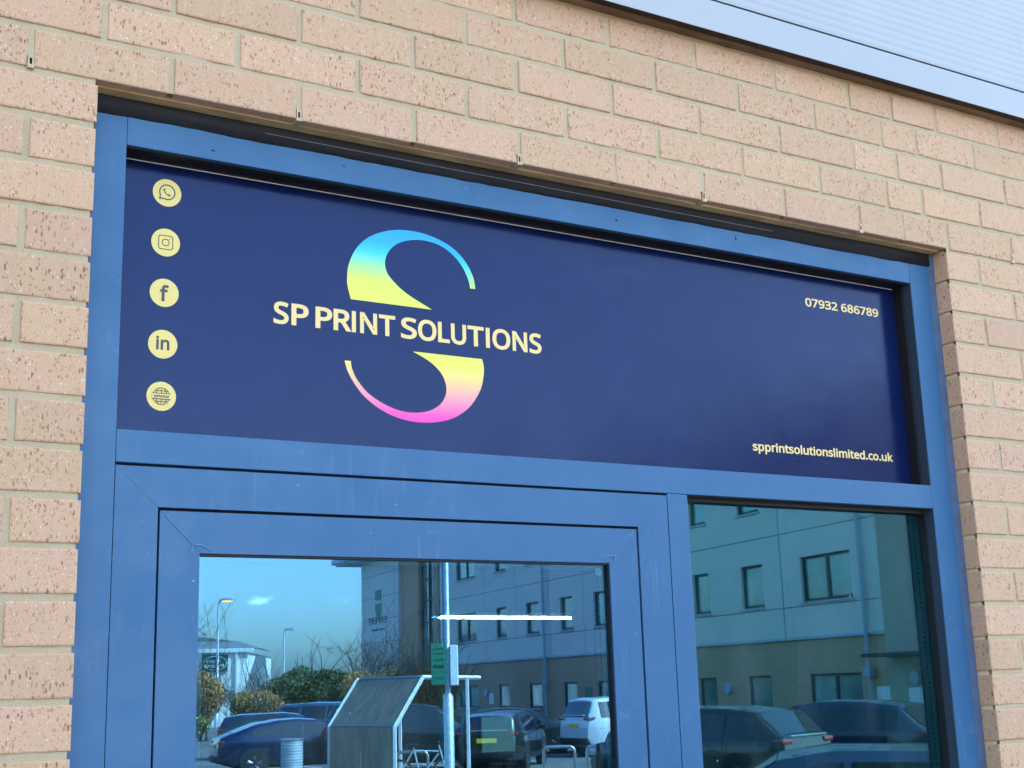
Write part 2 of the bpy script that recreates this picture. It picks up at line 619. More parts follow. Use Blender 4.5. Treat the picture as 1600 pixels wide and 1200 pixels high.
def fill_poly(loops, res=1):
    """2D polygon loops (first outer, others holes) -> verts, faces through a filled curve"""
    cu = bpy.data.curves.new('tmp', 'CURVE')
    cu.dimensions = '2D'
    cu.fill_mode = 'FRONT'
    for lp in loops:
        sp = cu.splines.new('POLY')
        sp.points.add(len(lp) - 1)
        for p, q in zip(sp.points, lp):
            p.co = (q[0] * 100, q[1] * 100, 0, 1)
        sp.use_cyclic_u = True
    ob = bpy.data.objects.new('tmp', cu)
    COL.objects.link(ob)
    dg = bpy.context.evaluated_depsgraph_get()
    me = bpy.data.meshes.new_from_object(ob.evaluated_get(dg))
    bpy.data.objects.remove(ob)
    vs = [(v.co.x / 100, v.co.y / 100) for v in me.vertices]
    fs = [tuple(p.vertices) for p in me.polygons]
    bpy.data.meshes.remove(me)
    bpy.data.curves.remove(cu)
    return vs, fs


def catmull(P, n=6):
    out = []
    for i in range(len(P) - 1):
        p0 = P[max(0, i - 1)]
        p1, p2 = P[i], P[i + 1]
        p3 = P[min(len(P) - 1, i + 2)]
        for k in range(n):
            t = k / n
            out.append(tuple(0.5 * ((2 * b) + (-a + c) * t + (2 * a - 5 * b + 4 * c - d) * t * t + (-a + 3 * b - 3 * c + d) * t ** 3)
                             for a, b, c, d in zip(p0, p1, p2, p3)))
    out.append(P[-1])
    return out


def circle(cx, cz, r, n=48, r2=None):
    r2 = r2 or r
    return [(cx + r * cos(2 * pi * k / n), cz + r2 * sin(2 * pi * k / n)) for k in range(n)]


# ------------------------------------------------------------------ levels
ZO = 2.7266          # underside of the brickwork over the opening
G = -0.40            # car park
XL, XR = -0.1195, 1.8512

# ------------------------------------------------------------------ setting: ground
def sheet(name, mat, x0, x1, y0, y1, z, nx=1, ny=1):
    m = MB()
    m.grid([[(x0 + (x1 - x0) * i / nx, y0 + (y1 - y0) * j / ny, z) for i in range(nx + 1)] for j in range(ny + 1)])
    return struct(m.build(name, mat))


sheet('ground', M['asphalt'], -900, 900, -1500, 300, G)
pv = MB()
pv.box(-16, 20, -1.9, -0.002, G - 0.1, G + 0.13)
struct(pv.build('pavement', M['paving']))
kb = MB()
for i in range(39):
    kb.box(-16 + i * 0.92, -16 + i * 0.92 + 0.91, -2.03, -1.903, G - 0.1, G + 0.135, bev=0.012)
struct(kb.build('kerb', M['kerb']))
bl = MB()
for i in range(9):
    x = 1.5 + i * 2.5
    bl.face([(x, -10.0, G + .004), (x + .1, -10.0, G + .004), (x + .1, -5.2, G + .004), (x, -5.2, G + .004)])
for i in range(8):
    x = 12.2 + i * 2.6
    bl.face([(x, -36.2, G + .004), (x + .1, -36.2, G + .004), (x + .1, -31.2, G + .004), (x, -31.2, G + .004)])
struct(bl.build('bay_markings', M['bayline']))

# ------------------------------------------------------------------ the brick unit
unit = thing('brick_building', 'pale buff brick business unit with ribbed silver blue cladding above the shopfront', 'building')


def joints(k):
    """perpend centres of course k as two lists (left part, right part); None = runs over the opening"""
    if k >= 0:
        if k % 2 == 0:
            J = [.225 * i for i in range(-28, 8)] + [1.714, 1.8625, 2.0875] + [2.0875 + .225 * i for i in range(1, 26)]
        else:
            J = [.225 * (i + .5) for i in range(-28, 7)] + [1.671, 1.7875, 1.986] + [1.986 + .225 * i for i in range(1, 26)]
        return [J]
    if k % 2 == 0:
        return [[-.225 * i for i in range(28, 0, -1)] + [XL + .005], [XR - .005] + [2.0745 + .225 * i for i in range(0, 26)]]
    return [[-.1125 - .225 * i for i in range(28, 0, -1)] + [XL + .005], [XR - .005] + [1.9595 + .225 * i for i in range(0, 26)]]


bv, bf, btone = [], [], []


def add_brick(x0, x1, z0, z1, fine):
    rnd = random.random
    t1 = rnd()
    g = 0.945 + 0.095 * rnd() + (0.04 if rnd() < .06 else 0)
    tone = (t1, g * (0.985 + .03 * rnd()), 0, 1)
    dy = (rnd() - .5) * 0.0022
    i = len(bv)
    if fine:
        nx = max(4, int((x1 - x0) / 0.016))
        nz = 4
    else:
        nx, nz = 1, 1
    per = []
    for a in range(nx):
        per.append((x0 + (x1 - x0) * a / nx, z0, 0, 1))
    for a in range(nz):
        per.append((x1, z0 + (z1 - z0) * a / nz, -1, 0))
    for a in range(nx):
        per.append((x1 - (x1 - x0) * a / nx, z1, 0, -1))
    for a in range(nz):
        per.append((x0, z1 - (z1 - z0) * a / nz, 1, 0))
    n = len(per)
    cx, cz = (x0 + x1) / 2, (z0 + z1) / 2
    R = [[], [], [], []]
    for (x, z, ix, iz) in per:
        j = (rnd() - .5) * (0.0016 if fine else 0)
        if fine and rnd() < .05:
            j += 0.0014
        sx = 1 if x < cx else -1
        sz = 1 if z < cz else -1
        ins = 0.0028 + max(0, j)
        fx = x + sx * ins if abs(abs(x - cx) - (x1 - x0) / 2) < 1e-6 else x
        fz = z + sz * ins if abs(abs(z - cz) - (z1 - z0) / 2) < 1e-6 else z
        mx = x + sx * ins * .25 if fx != x else x
        mz = z + sz * ins * .25 if fz != z else z
        R[0].append((fx, dy, fz))
        R[1].append((mx, dy + .0008, mz))
        R[2].append((x, dy + .0028, z))
        R[3].append((x, .1025, z))
    for r in R:
        bv.extend(r)
    bf.append(tuple(i + k for k in range(n)))
    for s in range(3):
        for k in range(n):
            q = (k + 1) % n
            bf.append((i + s * n + k, i + (s + 1) * n + k, i + (s + 1) * n + q, i + s * n + q))
    btone.extend([tone] * (4 * n))


for k in range(-42, 6):
    z0 = ZO + .075 * k
    for J in joints(k):
        for a, b in zip(J[:-1], J[1:]):
            zj = (random.random() - .5) * .0016
            fine = b > -1.3 and a < 3.0 and z0 > 0.9
            add_brick(a + .005 + (random.random() - .5) * .0016, b - .005 + (random.random() - .5) * .0016,
                      z0 + zj, z0 + .065 + zj + (random.random() - .5) * .0014, fine)
me = bpy.data.meshes.new('brick_wall')
me.from_pydata(bv, [], bf)
me.materials.append(M['brick'])
at = me.color_attributes.new('tone', 'FLOAT_COLOR', 'POINT')
at.data.foreach_set('color', [c for t in btone for c in t])
bw = bpy.data.objects.new('brick_wall', me)
COL.objects.link(bw)
bw.parent = unit

# mortar bed: an uneven recessed sheet with depth behind the bricks
mo = MB()
RX0, RX1 = -6.2, 7.5


def mortar_slab(x0, x1, z0, z1):
    fx0, fx1 = max(x0, -1.4), min(x1, 3.0)
    def patch(a, b, c, d, st):
        nx = max(1, int((b - a) / st))
        nz = max(1, int((d - c) / st))
        rows = []
        for j in range(nz + 1):
            row = []
            for i in range(nx + 1):
                x, z = a + (b - a) * i / nx, c + (d - c) * j / nz
                y = .0032 + .0020 * (mnoise.noise((x * 38, z * 38, 3.1))) + .0012 * mnoise.noise((x * 120, z * 120, 1.7))
                row.append((x, y, z))
            rows.append(row)
        mo.grid(rows)
    if z1 > 1.0:
        zz = max(z0, 1.0)
        patch(fx0, fx1, zz, z1, .012)
        if z0 < zz:
            patch(fx0, fx1, z0, zz, .3)
    else:
        patch(fx0, fx1, z0, z1, .3)
    if x0 < fx0:
        patch(x0, fx0, z0, z1, .3)
    if x1 > fx1:
        patch(fx1, x1, z0, z1, .3)


mortar_slab(RX0, XL - .004, G, ZO + .0015)
mortar_slab(XR + .004, RX1, G, ZO + .0015)
mortar_slab(RX0, RX1, ZO + .0015, ZO + .45)
mo.box(XL - .02, XL - .004, .012, .1, G, ZO - .001)
mo.box(XR + .004, XR + .02, .012, .1, G, ZO - .001)
mb_o = mo.build('mortar_bed', M['mortar'], bw, smooth=False, fix=False)
for p in mb_o.data.polygons:
    p.use_smooth = True

# inner leaf and the shell of the unit
sh = MB()
sh.box(-14, -.165, .1035, .30, G, 3.3)
sh.box(1.9, 16, .1035, .30, G, 3.3)
sh.box(-.165, 1.9, .125, .30, ZO + .01, 3.3)
sh.box(-14, RX0, -.002, .1035, G, 3.3)
sh.box(RX1, 16, -.002, .1035, G, 3.3)
sh.box(-14, -13.8, .30, 18, G, 7.5)
sh.box(15.8, 16, .30, 18, G, 7.5)
sh.box(-13.8, 15.8, 17.8, 18, G, 7.5)
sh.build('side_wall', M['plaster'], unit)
M['shadewing'] = plain('buff_brick_shade_wing', (0.40, 0.26, 0.16, 1), 0.9, var=.12, scale=14, stretch=(1, 1, 3))
boxpart('unseen_shade_wing', M['shadewing'], unit, -14, -4.2, -7.5, -.0022, G, 3.09)  # unseen wing added at the left to block sky light from the opening
boxpart('unseen_shade_wing_cladding', M['cladding'], unit, -14.04, -4.16, -7.54, -.046, 3.10, 7.19)  # upper half of the added light-blocking wing
boxpart('floor', M['carpet'], unit, -13.8, 15.8, .30, 17.8, -.2, 0)
boxpart('doorstep', M['paving'], unit, -.115, 1.846, -.35, .30, G + .131, 0)
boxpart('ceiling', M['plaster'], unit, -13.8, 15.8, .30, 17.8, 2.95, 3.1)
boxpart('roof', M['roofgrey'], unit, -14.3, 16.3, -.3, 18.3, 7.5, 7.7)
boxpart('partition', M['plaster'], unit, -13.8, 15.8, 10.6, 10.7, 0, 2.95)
# cream lining of the reveal behind the frame
boxpart('reveal_lining', M['creamwall'], unit, 1.797, 1.88, .135, .275, 0, 2.70)
boxpart('reveal_lining', M['creamwall'], unit, -.14, -.075, .135, .275, 0, 2.70)

# lintel flange under the outer bricks
boxpart('lintel', M['lintel'], unit, XL + .001, XR - .001, *(.022, .0455), ZO - .0022, ZO + .012)

# weep vents
def weep(x, z):
    m = MB()
    w, h = .0042, .015
    m.box(x - w, x - w + .0022, -.0012, .02, z - .004, z + h)
    m.box(x + w - .0022, x + w, -.0012, .02, z - .004, z + h)
    m.box(x - w, x + w, -.0010, .02, z + h - .003, z + h + .002)
    m.box(x - w - .001, x + w + .001, -.003, .02, z - .006, z)
    o = m.build('weep_vent', M['weep'], unit)
    h_ = MB()
    h_.box(x - w + .0022, x + w - .0022, .002, .012, z, z + .0125)
    h_.build('slot', M['hole'], o)
    b = MB()
    # tool mark of fresh mortar above the vent
    rows = []
    for j in range(7):
        zz = z + .019 + j * .006
        rows.append([(x - .0055 + .0018 * mnoise.noise((j, x, 0)) + i * .0028, .0005 + .0012 * abs(i - 2) * .5, zz) for i in range(5)])
    b.grid(rows)
    return o


for xx in (-.225, .225, .675, 1.125, 1.575, 2.0875):
    weep(xx, ZO + .002)

# cladding over the brickwork
fl = MB()
zf0, zf1 = 3.0975, 3.168
fl.box(-14.2, 16.2, -.045, -.0437, zf0, zf1)               # face of the drip flashing
fl.build('drip_flashing', M['cladding'], unit)
us = MB()
us.box(-14.2, 16.2, -.0436, -.021, zf0 + .0035, zf0 + .03)
M['gapshade'] = plain('dark_brown_gap_shade', (0.035, 0.022, 0.014, 1), 0.9, var=.4, scale=20)  # dark colour paints the shade in the gap under the flashing
us.build('gap_shade_strip', M['gapshade'], unit)
M['underside'] = plain('tan_brown_brick_shade', (0.20, 0.115, 0.055, 1), 0.9, var=.4, scale=14, stretch=(.4, 1, 1))  # brown colour paints shaded brick and mortar below the flashing
boxpart('brick_shade_strip', M['underside'], unit, -14.2, 16.2, -.0208, .03, zf0 + .0012, zf0 + .028)
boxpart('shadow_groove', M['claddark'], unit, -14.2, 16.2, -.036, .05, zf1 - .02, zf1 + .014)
cp = MB()
rows = []
z = zf1 + .0075
pitch = .019
prof = []
while z < 4.7:
    for dz, dy in ((0, 0), (.0065, -.0008), (.0130, -.0008)):
        prof.append((z + dz, -.041 + dy))
    z += pitch
prof.append((z, -.041))
cp.grid([[(-14.2, y, z), (16.2, y, z)] for z, y in prof])
cp.box(-14.2, 16.2, -.0405, .05, 4.71, 7.5)
for (za, ya), (zb, yb) in zip([(zf1 + .0075, -.041)], [(zf1 + .0075, .05)]):
    cp.face([(-14.2, ya, za), (16.2, ya, za), (16.2, yb, zb), (-14.2, yb, zb)])
cp.build('cladding', M['cladding'], unit, fix=False)
boxpart('eaves_gutter', M['cladding'], unit, -14.3, 16.3, -.30, -.05, 7.2, 7.49)
boxpart('upper_wall', M['plaster'], unit, -14, 16, .06, .3, 3.31, 7.49)

# ------------------------------------------------------------------ shopfront
YF = .05
front = thing('shopfront_frame', 'blue powder coated aluminium shopfront frame set in the brick opening', 'shopfront')
B = .0012
ZH1, ZH0 = ZO - .0335, ZO - .0822       # head visible / bottom
ZT1, ZT0 = ZO - .5620, ZO - .6150       # transom
def fpart(name, x0, x1, z0, z1, y0=YF, y1=.12):
    return boxpart(name, M['frame'], front, x0, x1, y0, y1, z0, z1, bev=B)


fpart('jamb', XL - .02, -.0582, 0, ZO + .018)
fpart('jamb', 1.7765, XR + .018, 0, ZO + .018)
fpart('head', -.0578, 1.7761, ZH0, ZO + .018)
fpart('transom', -.0578, 1.7761, ZT0, ZT1)
fpart('mullion', 1.0232, 1.0730, 0, ZT0 - .0004)
# black sealant strip under the lintel, with an uneven lower edge
hs = MB()
rows = [[], [], []]
N = 220
for i in range(N + 1):
    x = XL + .003 + (XR - XL - .006) * i / N
    e = .0022 * mnoise.noise((x * 9, 1.2, 0)) + .0012 * mnoise.noise((x * 30, 5.2, 0))
    zl = ZO - .0338 + e
    rows[0].append((x, YF - .0035, ZO + .004))
    rows[1].append((x, YF - .0035, zl + .0015))
    rows[2].append((x, YF + .0005, zl))
hs.grid(rows)
sealo = hs.build('head_seal', M['seal'], front, smooth=True)
hr = MB()
hr.tube([(XL + .004, YF - .0045, ZO - .0005), (XR - .004, YF - .0045, ZO - .0005)], .0011, 6)
hr.tube([(XL + .3, YF - .0037, ZO - .0165), (XR - .5, YF - .0037, ZO - .0185)], .0005, 6)
hr.build('trim_edge', M['sealrim'], sealo)
# sealant down the right jamb
js = MB()
rows = []
for j in range(120):
    z = ZO - .002 - j * .0225
    e = .0016 * mnoise.noise((z * 9, 0, 2))
    rows.append([(XR - .0125 + e, YF + .0004, z), (XR - .006, YF - .004, z), (XR - .0005, YF - .010 + e, z)])
js.grid(rows)
M['jseal'] = plain('blue_grey_sealant', (0.045, 0.085, 0.17, 1), 0.6, var=0.2, scale=20)
js.build('jamb_seal', M['jseal'], front, smooth=True)
# small scars and screw marks on the head
for x, z, w, h in ((.93, ZO - .060, .006, .003), (1.247, ZO - .055, .0022, .011), (.085, ZO - .066, .007, .002), (.33, ZO - .05, .004, .002)):
    boxpart('screw_mark', M['seam'], front, x, x + w, YF - .0006, YF + .001, z, z + h)

# sign bay gasket and fixed light gasket, each with a black strip above
def ring(mb, x0, x1, z0, z1, wl, wr, wb, wt, y0, y1):
    mb.box(x0, x0 + wl, y0, y1, z0, z1)
    mb.box(x1 - wr, x1, y0, y1, z0, z1)
    mb.box(x0 + wl, x1 - wr, y0, y1, z0, z0 + wb)
    mb.box(x0 + wl, x1 - wr, y0, y1, z1 - wt, z1)


gk = MB()
ring(gk, -.0577, 1.7760, ZT1 + .0003, ZH0 - .0003, .004, .0075, .003, .0015, .074, .0995)
gk.box(-.0576, 1.7680, .057, .0738, ZH0 - .0018, ZH0 - .0002)  # black strip covering the underside of the head
gk.build('sign_gasket_and_strip', M['rubber'], front)
gk = MB()
ring(gk, 1.0735, 1.7760, .09, ZT0 - .0003, .004, .0050, .004, .009, .0755, .0915)
gk.box(1.0736, 1.7700, .057, .0753, ZT0 - .0018, ZT0 - .0002)  # black strip covering the underside of the transom
gk.build('window_gasket_and_strip', M['rubberbrown'], front)
boxpart('bottom_rail', M['frame'], front, 1.0734, 1.7761, YF, .12, .001, .0895, bev=B)


M['jambshade'] = plain('slate_jamb_shade', (0.030, 0.052, 0.085, 1), 0.6)  # dark strips paint shade onto the right jamb's inner side faces
boxpart('jamb_shade_strip', M['jambshade'], front, 1.7752, 1.7764, YF + .0014, .0739, ZT1 + .0004, ZH0 - .0020)
boxpart('jamb_shade_strip', M['jambshade'], front, 1.7752, 1.7764, YF + .0014, .0754, .0905, ZT0 - .0020)


def dgu(name, mat, parent, x0, x1, z0, z1, y0, th=.028):
    m = MB()
    m.box(x0, x1, y0, y0 + .004, z0, z1)
    o = m.build(name, [mat], parent)
    m2 = MB()
    m2.box(x0, x1, y0 + th - .004, y0 + th, z0, z1)
    # the sealed unit bows a little, so its inner sheet is not quite parallel and doubles the reflections
    m2.v = [(x, y + (x - x0) * .0021 - (z - z0) * .0004, z) for x, y, z in m2.v]
    m2.build('inner_pane', M['innerglass'], o)
    sp = MB()
    ring(sp, x0 + .001, x1 - .001, z0 + .001, z1 - .001, .0105, .0125, .0105, .008, y0 + .0045, y0 + th - .0045)
    n = int((z1 - z0) / .011)
    for k in range(n):
        z = z0 + .02 + k * .011
        sp.cyl((x1 - .0137, y0 + .009, z), (1, 0, 0), .0018, .0006, 8, 1)
    sp.build('spacer_bar', [M['alu'], M['hole']], o)
    return o


dgu('window_pane', M['glasswin'], front, 1.0745, 1.7758, .091, ZT0 - .0006, .092)

# outer door frame, a fixed part of the shopfront
df = MB()
DX0, DX1 = -.0572, 1.0212
DZ = ZO - .6195
IX0, IX1, IZ = .0115, .9482, ZO - .6838


def mitred(mb, x0, x1, z0, z1, ix0, ix1, iz, y0, y1, bev=.0003):
    """head and two stiles with 45 degree mitres, open at the bottom"""
    def prism(poly):
        bm = bmesh.new()
        a = [bm.verts.new((x, y0, z)) for x, z in poly]
        b = [bm.verts.new((x, y1, z)) for x, z in poly]
        bm.faces.new(a)
        bm.faces.new(b[::-1])
        for k in range(len(poly)):
            q = (k + 1) % len(poly)
            bm.faces.new((a[k], b[k], b[q], a[q]))
        bmesh.ops.recalc_face_normals(bm, faces=bm.faces[:])
        bmesh.ops.bevel(bm, geom=bm.edges[:], offset=bev, segments=2, affect='EDGES', profile=.5)
        mb.addbm(bm)
        bm.free()
    g = .00002
    prism([(x0, z0), (ix0, z0), (ix0, iz - g), (x0, z1 - g)])
    prism([(x1, z0), (x1, z1 - g), (ix1, iz - g), (ix1, z0)])
    prism([(x0 + g, z1), (ix0 + g, iz), (ix1 - g, iz), (x1 - g, z1)])


mitred(df, DX0, DX1, 0, DZ, IX0, IX1, IZ, YF + .0004, .12)
df.build('door_frame', M['frame'], front)
sg = MB()
sg.box(DX0 - .0008, 1.0230, .062, .11, DZ - .02, ZT0 + .02)
sg.box(1.0195, 1.0240, .062, .11, .01, DZ)
sg.build('seam_gap', M['seam'], front)

# ------------------------------------------------------------------ the door leaf
door = thing('entrance_door', 'blue framed glazed entrance door with mitred corners, left of the fixed window', 'door', (0, 0, 0))
LX0, LX1, LZ = .0152, .9435, ZO - .6888
GX0, GX1, GZ = .0806, .8772, ZO - .7553
lf = MB()
mitred(lf, LX0, LX1, .01, LZ, GX0, GX1, GZ, YF + .0008, .115, .0003)
lf.box(GX0 + .0004, GX1 - .0004, YF + .0008, .115, .01, .18)
leaf = lf.build('leaf', M['frame'], door)
ds = MB()
ds.box(IX0 - .001, LX0 + .001, .064, .11, .01, LZ)
ds.box(LX1 - .001, IX1 + .001, .064, .11, .01, LZ)
ds.box(IX0 - .001, IX1 + .001, .064, .11, LZ - .001, IZ + .001)
ds.build('rebate_seal', M['seam'], door)
dk = MB()
ring(dk, GX0, GX1, .1802, GZ, .0012, .0022, .003, .0034, .0545, .0622)
dk.build('gasket', M['rubber'], door)
pane = dgu('pane', M['glassdoor'], door, GX0 + .0006, GX1 - .0006, .1804, GZ - .0006, .0624)
# smudged corner joints where the beads meet
M['smear'] = plain('pale_corner_smear', (0.12, 0.21, 0.38, 1), 0.6, var=0.3, scale=60)
sm = MB()
for cx, sgn in ((GX0 - .012, -1), (GX1 + .012, 1)):
    pts = [(cx + sgn * -.006 + .0 * k, 0) for k in range(2)]
    sm.tube([(cx - sgn * .030, YF + .0005, GZ + .006), (cx - sgn * .014, YF + .0003, GZ + .0135), (cx, YF + .0002, GZ + .014), (cx + sgn * .0016, YF + .0004, GZ + .002)], .0012, 6)
    sm.tube([(cx, YF + .0003, GZ + .014), (cx + sgn * .046, YF + .0005, LZ - .006)], .0008, 6)
sm.build('bead_joint', M['smear'], door)
# etched ring mark in the top corner of the pane
km = MB()
vs, fs = fill_poly([circle(GX1 - .019, GZ - .016, .0065, 28), circle(GX1 - .019, GZ - .016, .0057, 28)])
add_flat(km, vs, fs, .0620)
vs, fs = fill_poly([circle(GX1 - .019, GZ - .016, .0032, 20), circle(GX1 - .019, GZ - .016, .0025, 20)])
add_flat(km, vs, fs, .0620)
M['etch'] = plain('pale_etched_mark', (0.35, 0.55, 0.60, 1), 0.6)
km.build('glass_mark', M['etch'], pane)

# ------------------------------------------------------------------ the sign
sign = thing('fascia_sign', 'navy fascia sign with split rainbow letter, cream lettering and five round icons', 'sign')
YS = .100
YN = .0895     # plane the artwork was set out on
SX0, SX1, SZ0, SZ1 = -.0578, 1.7762, ZT1 + .0002, ZH0 - .0040
board = MB()
board.box(SX0 + .0003, SX1 - .0003, YS, YS + .004, SZ0, SZ1)
board.build('board', M['navy'], sign)
we = MB()
we.box(SX0 + .0005, SX1 - .0085, YS - .0004, YS + .003, SZ1 + .0001, SZ1 + .0017)
we.build('board_edge', M['white'], sign)

TOP = [(0.3618, 2.4404), (0.3554, 2.465), (0.3548, 2.4823), (0.3566, 2.5001), (0.364, 2.5222), (0.3769, 2.5435), (0.3973, 2.5632), (0.4235, 2.5772), (0.45, 2.5856), (0.4768, 2.589), (0.5038, 2.5888), (0.5311, 2.5844), (0.5585, 2.5756), (0.582, 2.5625), (0.6016, 2.5431), (0.6132, 2.5243), (0.6188, 2.5085), (0.6208, 2.4927)]
TOPB = [(0.6095, 2.4925), (0.6067, 2.5069), (0.5991, 2.5243), (0.5875, 2.5411), (0.57, 2.557), (0.5504, 2.5678), (0.5289, 2.5731), (0.5075, 2.5743), (0.4881, 2.5718), (0.4688, 2.566), (0.4516, 2.5562), (0.4382, 2.5417), (0.4317, 2.5264), (0.4311, 2.5121), (0.4359, 2.4985), (0.447, 2.4858), (0.4638, 2.472), (0.4863, 2.4588), (0.5263, 2.4404)]
BOTA = [(0.6317, 2.3553), (0.6349, 2.3411), (0.634, 2.3231), (0.6289, 2.3012), (0.6184, 2.2807), (0.6021, 2.26), (0.5821, 2.2444), (0.5586, 2.2328), (0.5317, 2.226), (0.5052, 2.223), (0.479, 2.2237), (0.4531, 2.2283), (0.4276, 2.2368), (0.4023, 2.2507), (0.3826, 2.2665), (0.3666, 2.2864), (0.356, 2.304), (0.3507, 2.3187), (0.3496, 2.3249)]
BOTB = [(0.3614, 2.3249), (0.3624, 2.3164), (0.3667, 2.3033), (0.3756, 2.2889), (0.3916, 2.2717), (0.4096, 2.2597), (0.4277, 2.251), (0.4496, 2.2436), (0.4718, 2.2403), (0.4942, 2.241), (0.5131, 2.2449), (0.5303, 2.2525), (0.5439, 2.264), (0.5519, 2.2786), (0.5538, 2.2928), (0.5506, 2.3065), (0.5432, 2.3199), (0.53, 2.3327), (0.513, 2.3433), (0.4855, 2.3553)]
ST_TOP = [(0.0, (0.80, 0.86, 0.09, 1)), (0.28, (0.74, 0.86, 0.10, 1)), (0.50, (0.28, 0.74, 0.34, 1)), (0.64, (0.03, 0.62, 0.76, 1)), (0.78, (0.0, 0.42, 0.85, 1)), (1.0, (0.0, 0.38, 0.85, 1))]
ST_BOT = [(0.0, (0.90, 0.05, 0.42, 1)), (0.12, (0.90, 0.08, 0.41, 1)), (0.40, (0.90, 0.36, 0.34, 1)), (0.68, (0.90, 0.66, 0.20, 1)), (0.84, (0.84, 0.86, 0.10, 1)), (1.0, (0.80, 0.86, 0.09, 1))]
M['gradtop'] = gradient_mat('cyan_to_yellow_print', ST_TOP, 2.4437, 2.593)
M['gradbot'] = gradient_mat('magenta_to_yellow_print', ST_BOT, 2.2253, 2.3582)
YP = YN - .0004
for nm, A_, B_, mt in (('logo_half', TOP, TOPB, M['gradtop']), ('logo_half', BOTA, BOTB, M['gradbot'])):
    lp = catmull(A_, 6) + catmull(B_, 6)
    vs, fs = fill_poly([lp])
    m = MB()
    add_flat(m, vs, fs, YP)
    o = m.build(nm, mt, sign)
    o['label'] = 'cyan to yellow upper half of the split letter S' if mt is M['gradtop'] else 'yellow to magenta lower half of the split letter S'

LET = [('S', .2152, .2432), ('P', .2482, .2806), ('P', .2935, .3256), ('R', .3281, .3632), ('I', .3636, .3717), ('N', .3797, .4136), ('T', .4174, .4503),
       ('S', .4617, .4943), ('O', .4968, .5352), ('L', .5385, .5632), ('U', .5660, .5985), ('T', .6016, .6370), ('I', .6412, .6498), ('O', .6558, .6955), ('N', .7003, .7338), ('S', .7385, .7662)]
# U T I O positions re-spaced from the lettering on the photograph
m = MB()
for ch, x0, x1 in LET:
    pad = 0.0
    if ch in 'SO':
        zb, h = 2.3789, .0398
    else:
        zb, h = 2.3790, .0398
    if ch == 'I':
        add_flat(m, [(x0, 2.3790), (x1, 2.3790), (x1, 2.4186), (x0, 2.4186)], [(0, 1, 2, 3)], YP)
        continue
    vs, fs = text_mesh(ch, x0, x1, zb, h, off=.022, refh=.70)
    mz0, mz1 = min(v[1] for v in vs), max(v[1] for v in vs)
    ov = .0007 if ch in 'SO' else 0
    zlo, zhi = (2.3790 - ov, 2.4186 + ov) if ch != 'U' else (2.3783, 2.4186)
    vs = [(x, zlo + (z - mz0) / (mz1 - mz0) * (zhi - zlo)) for x, z in vs]
    add_flat(m, vs, fs, YP)
m.build('lettering', M['creamtext'], sign)
m = MB()
vs, fs = text_mesh('07932 686789', 1.4735, 1.7015, 2.5634, .0222, off=.030, refh=.70)
add_flat(m, vs, fs, YP)
m.build('phone_number', M['creamtext'], sign)
m = MB()
vs, fs = text_mesh('spprintsolutionslimited.co.uk', 1.2880, 1.7040, 2.2217, .0228, off=.030, refh=.74)
add_flat(m, vs, fs, YP)
m.build('web_address', M['creamtext'], sign)
# three little lifted creases in the vinyl under the web address
for x, z, w in ((1.343, 2.2085, .030), (1.402, 2.2065, .026), (1.463, 2.2050, .040)):
    cr = MB()
    rows = []
    for k in range(9):
        t = k / 8
        zz = z + .0015 * sin(t * pi * 1.5 + x * 9)
        hgt = .0011 * sin(pi * t)
        rows.append([(x + w * t, YP + .0003, zz + .0016), (x + w * t, YP - hgt, zz), (x + w * t, YP + .0003, zz - .0020)])
    cr.grid(rows)
    cr.build('vinyl_crease', M['navy'], sign, smooth=True)

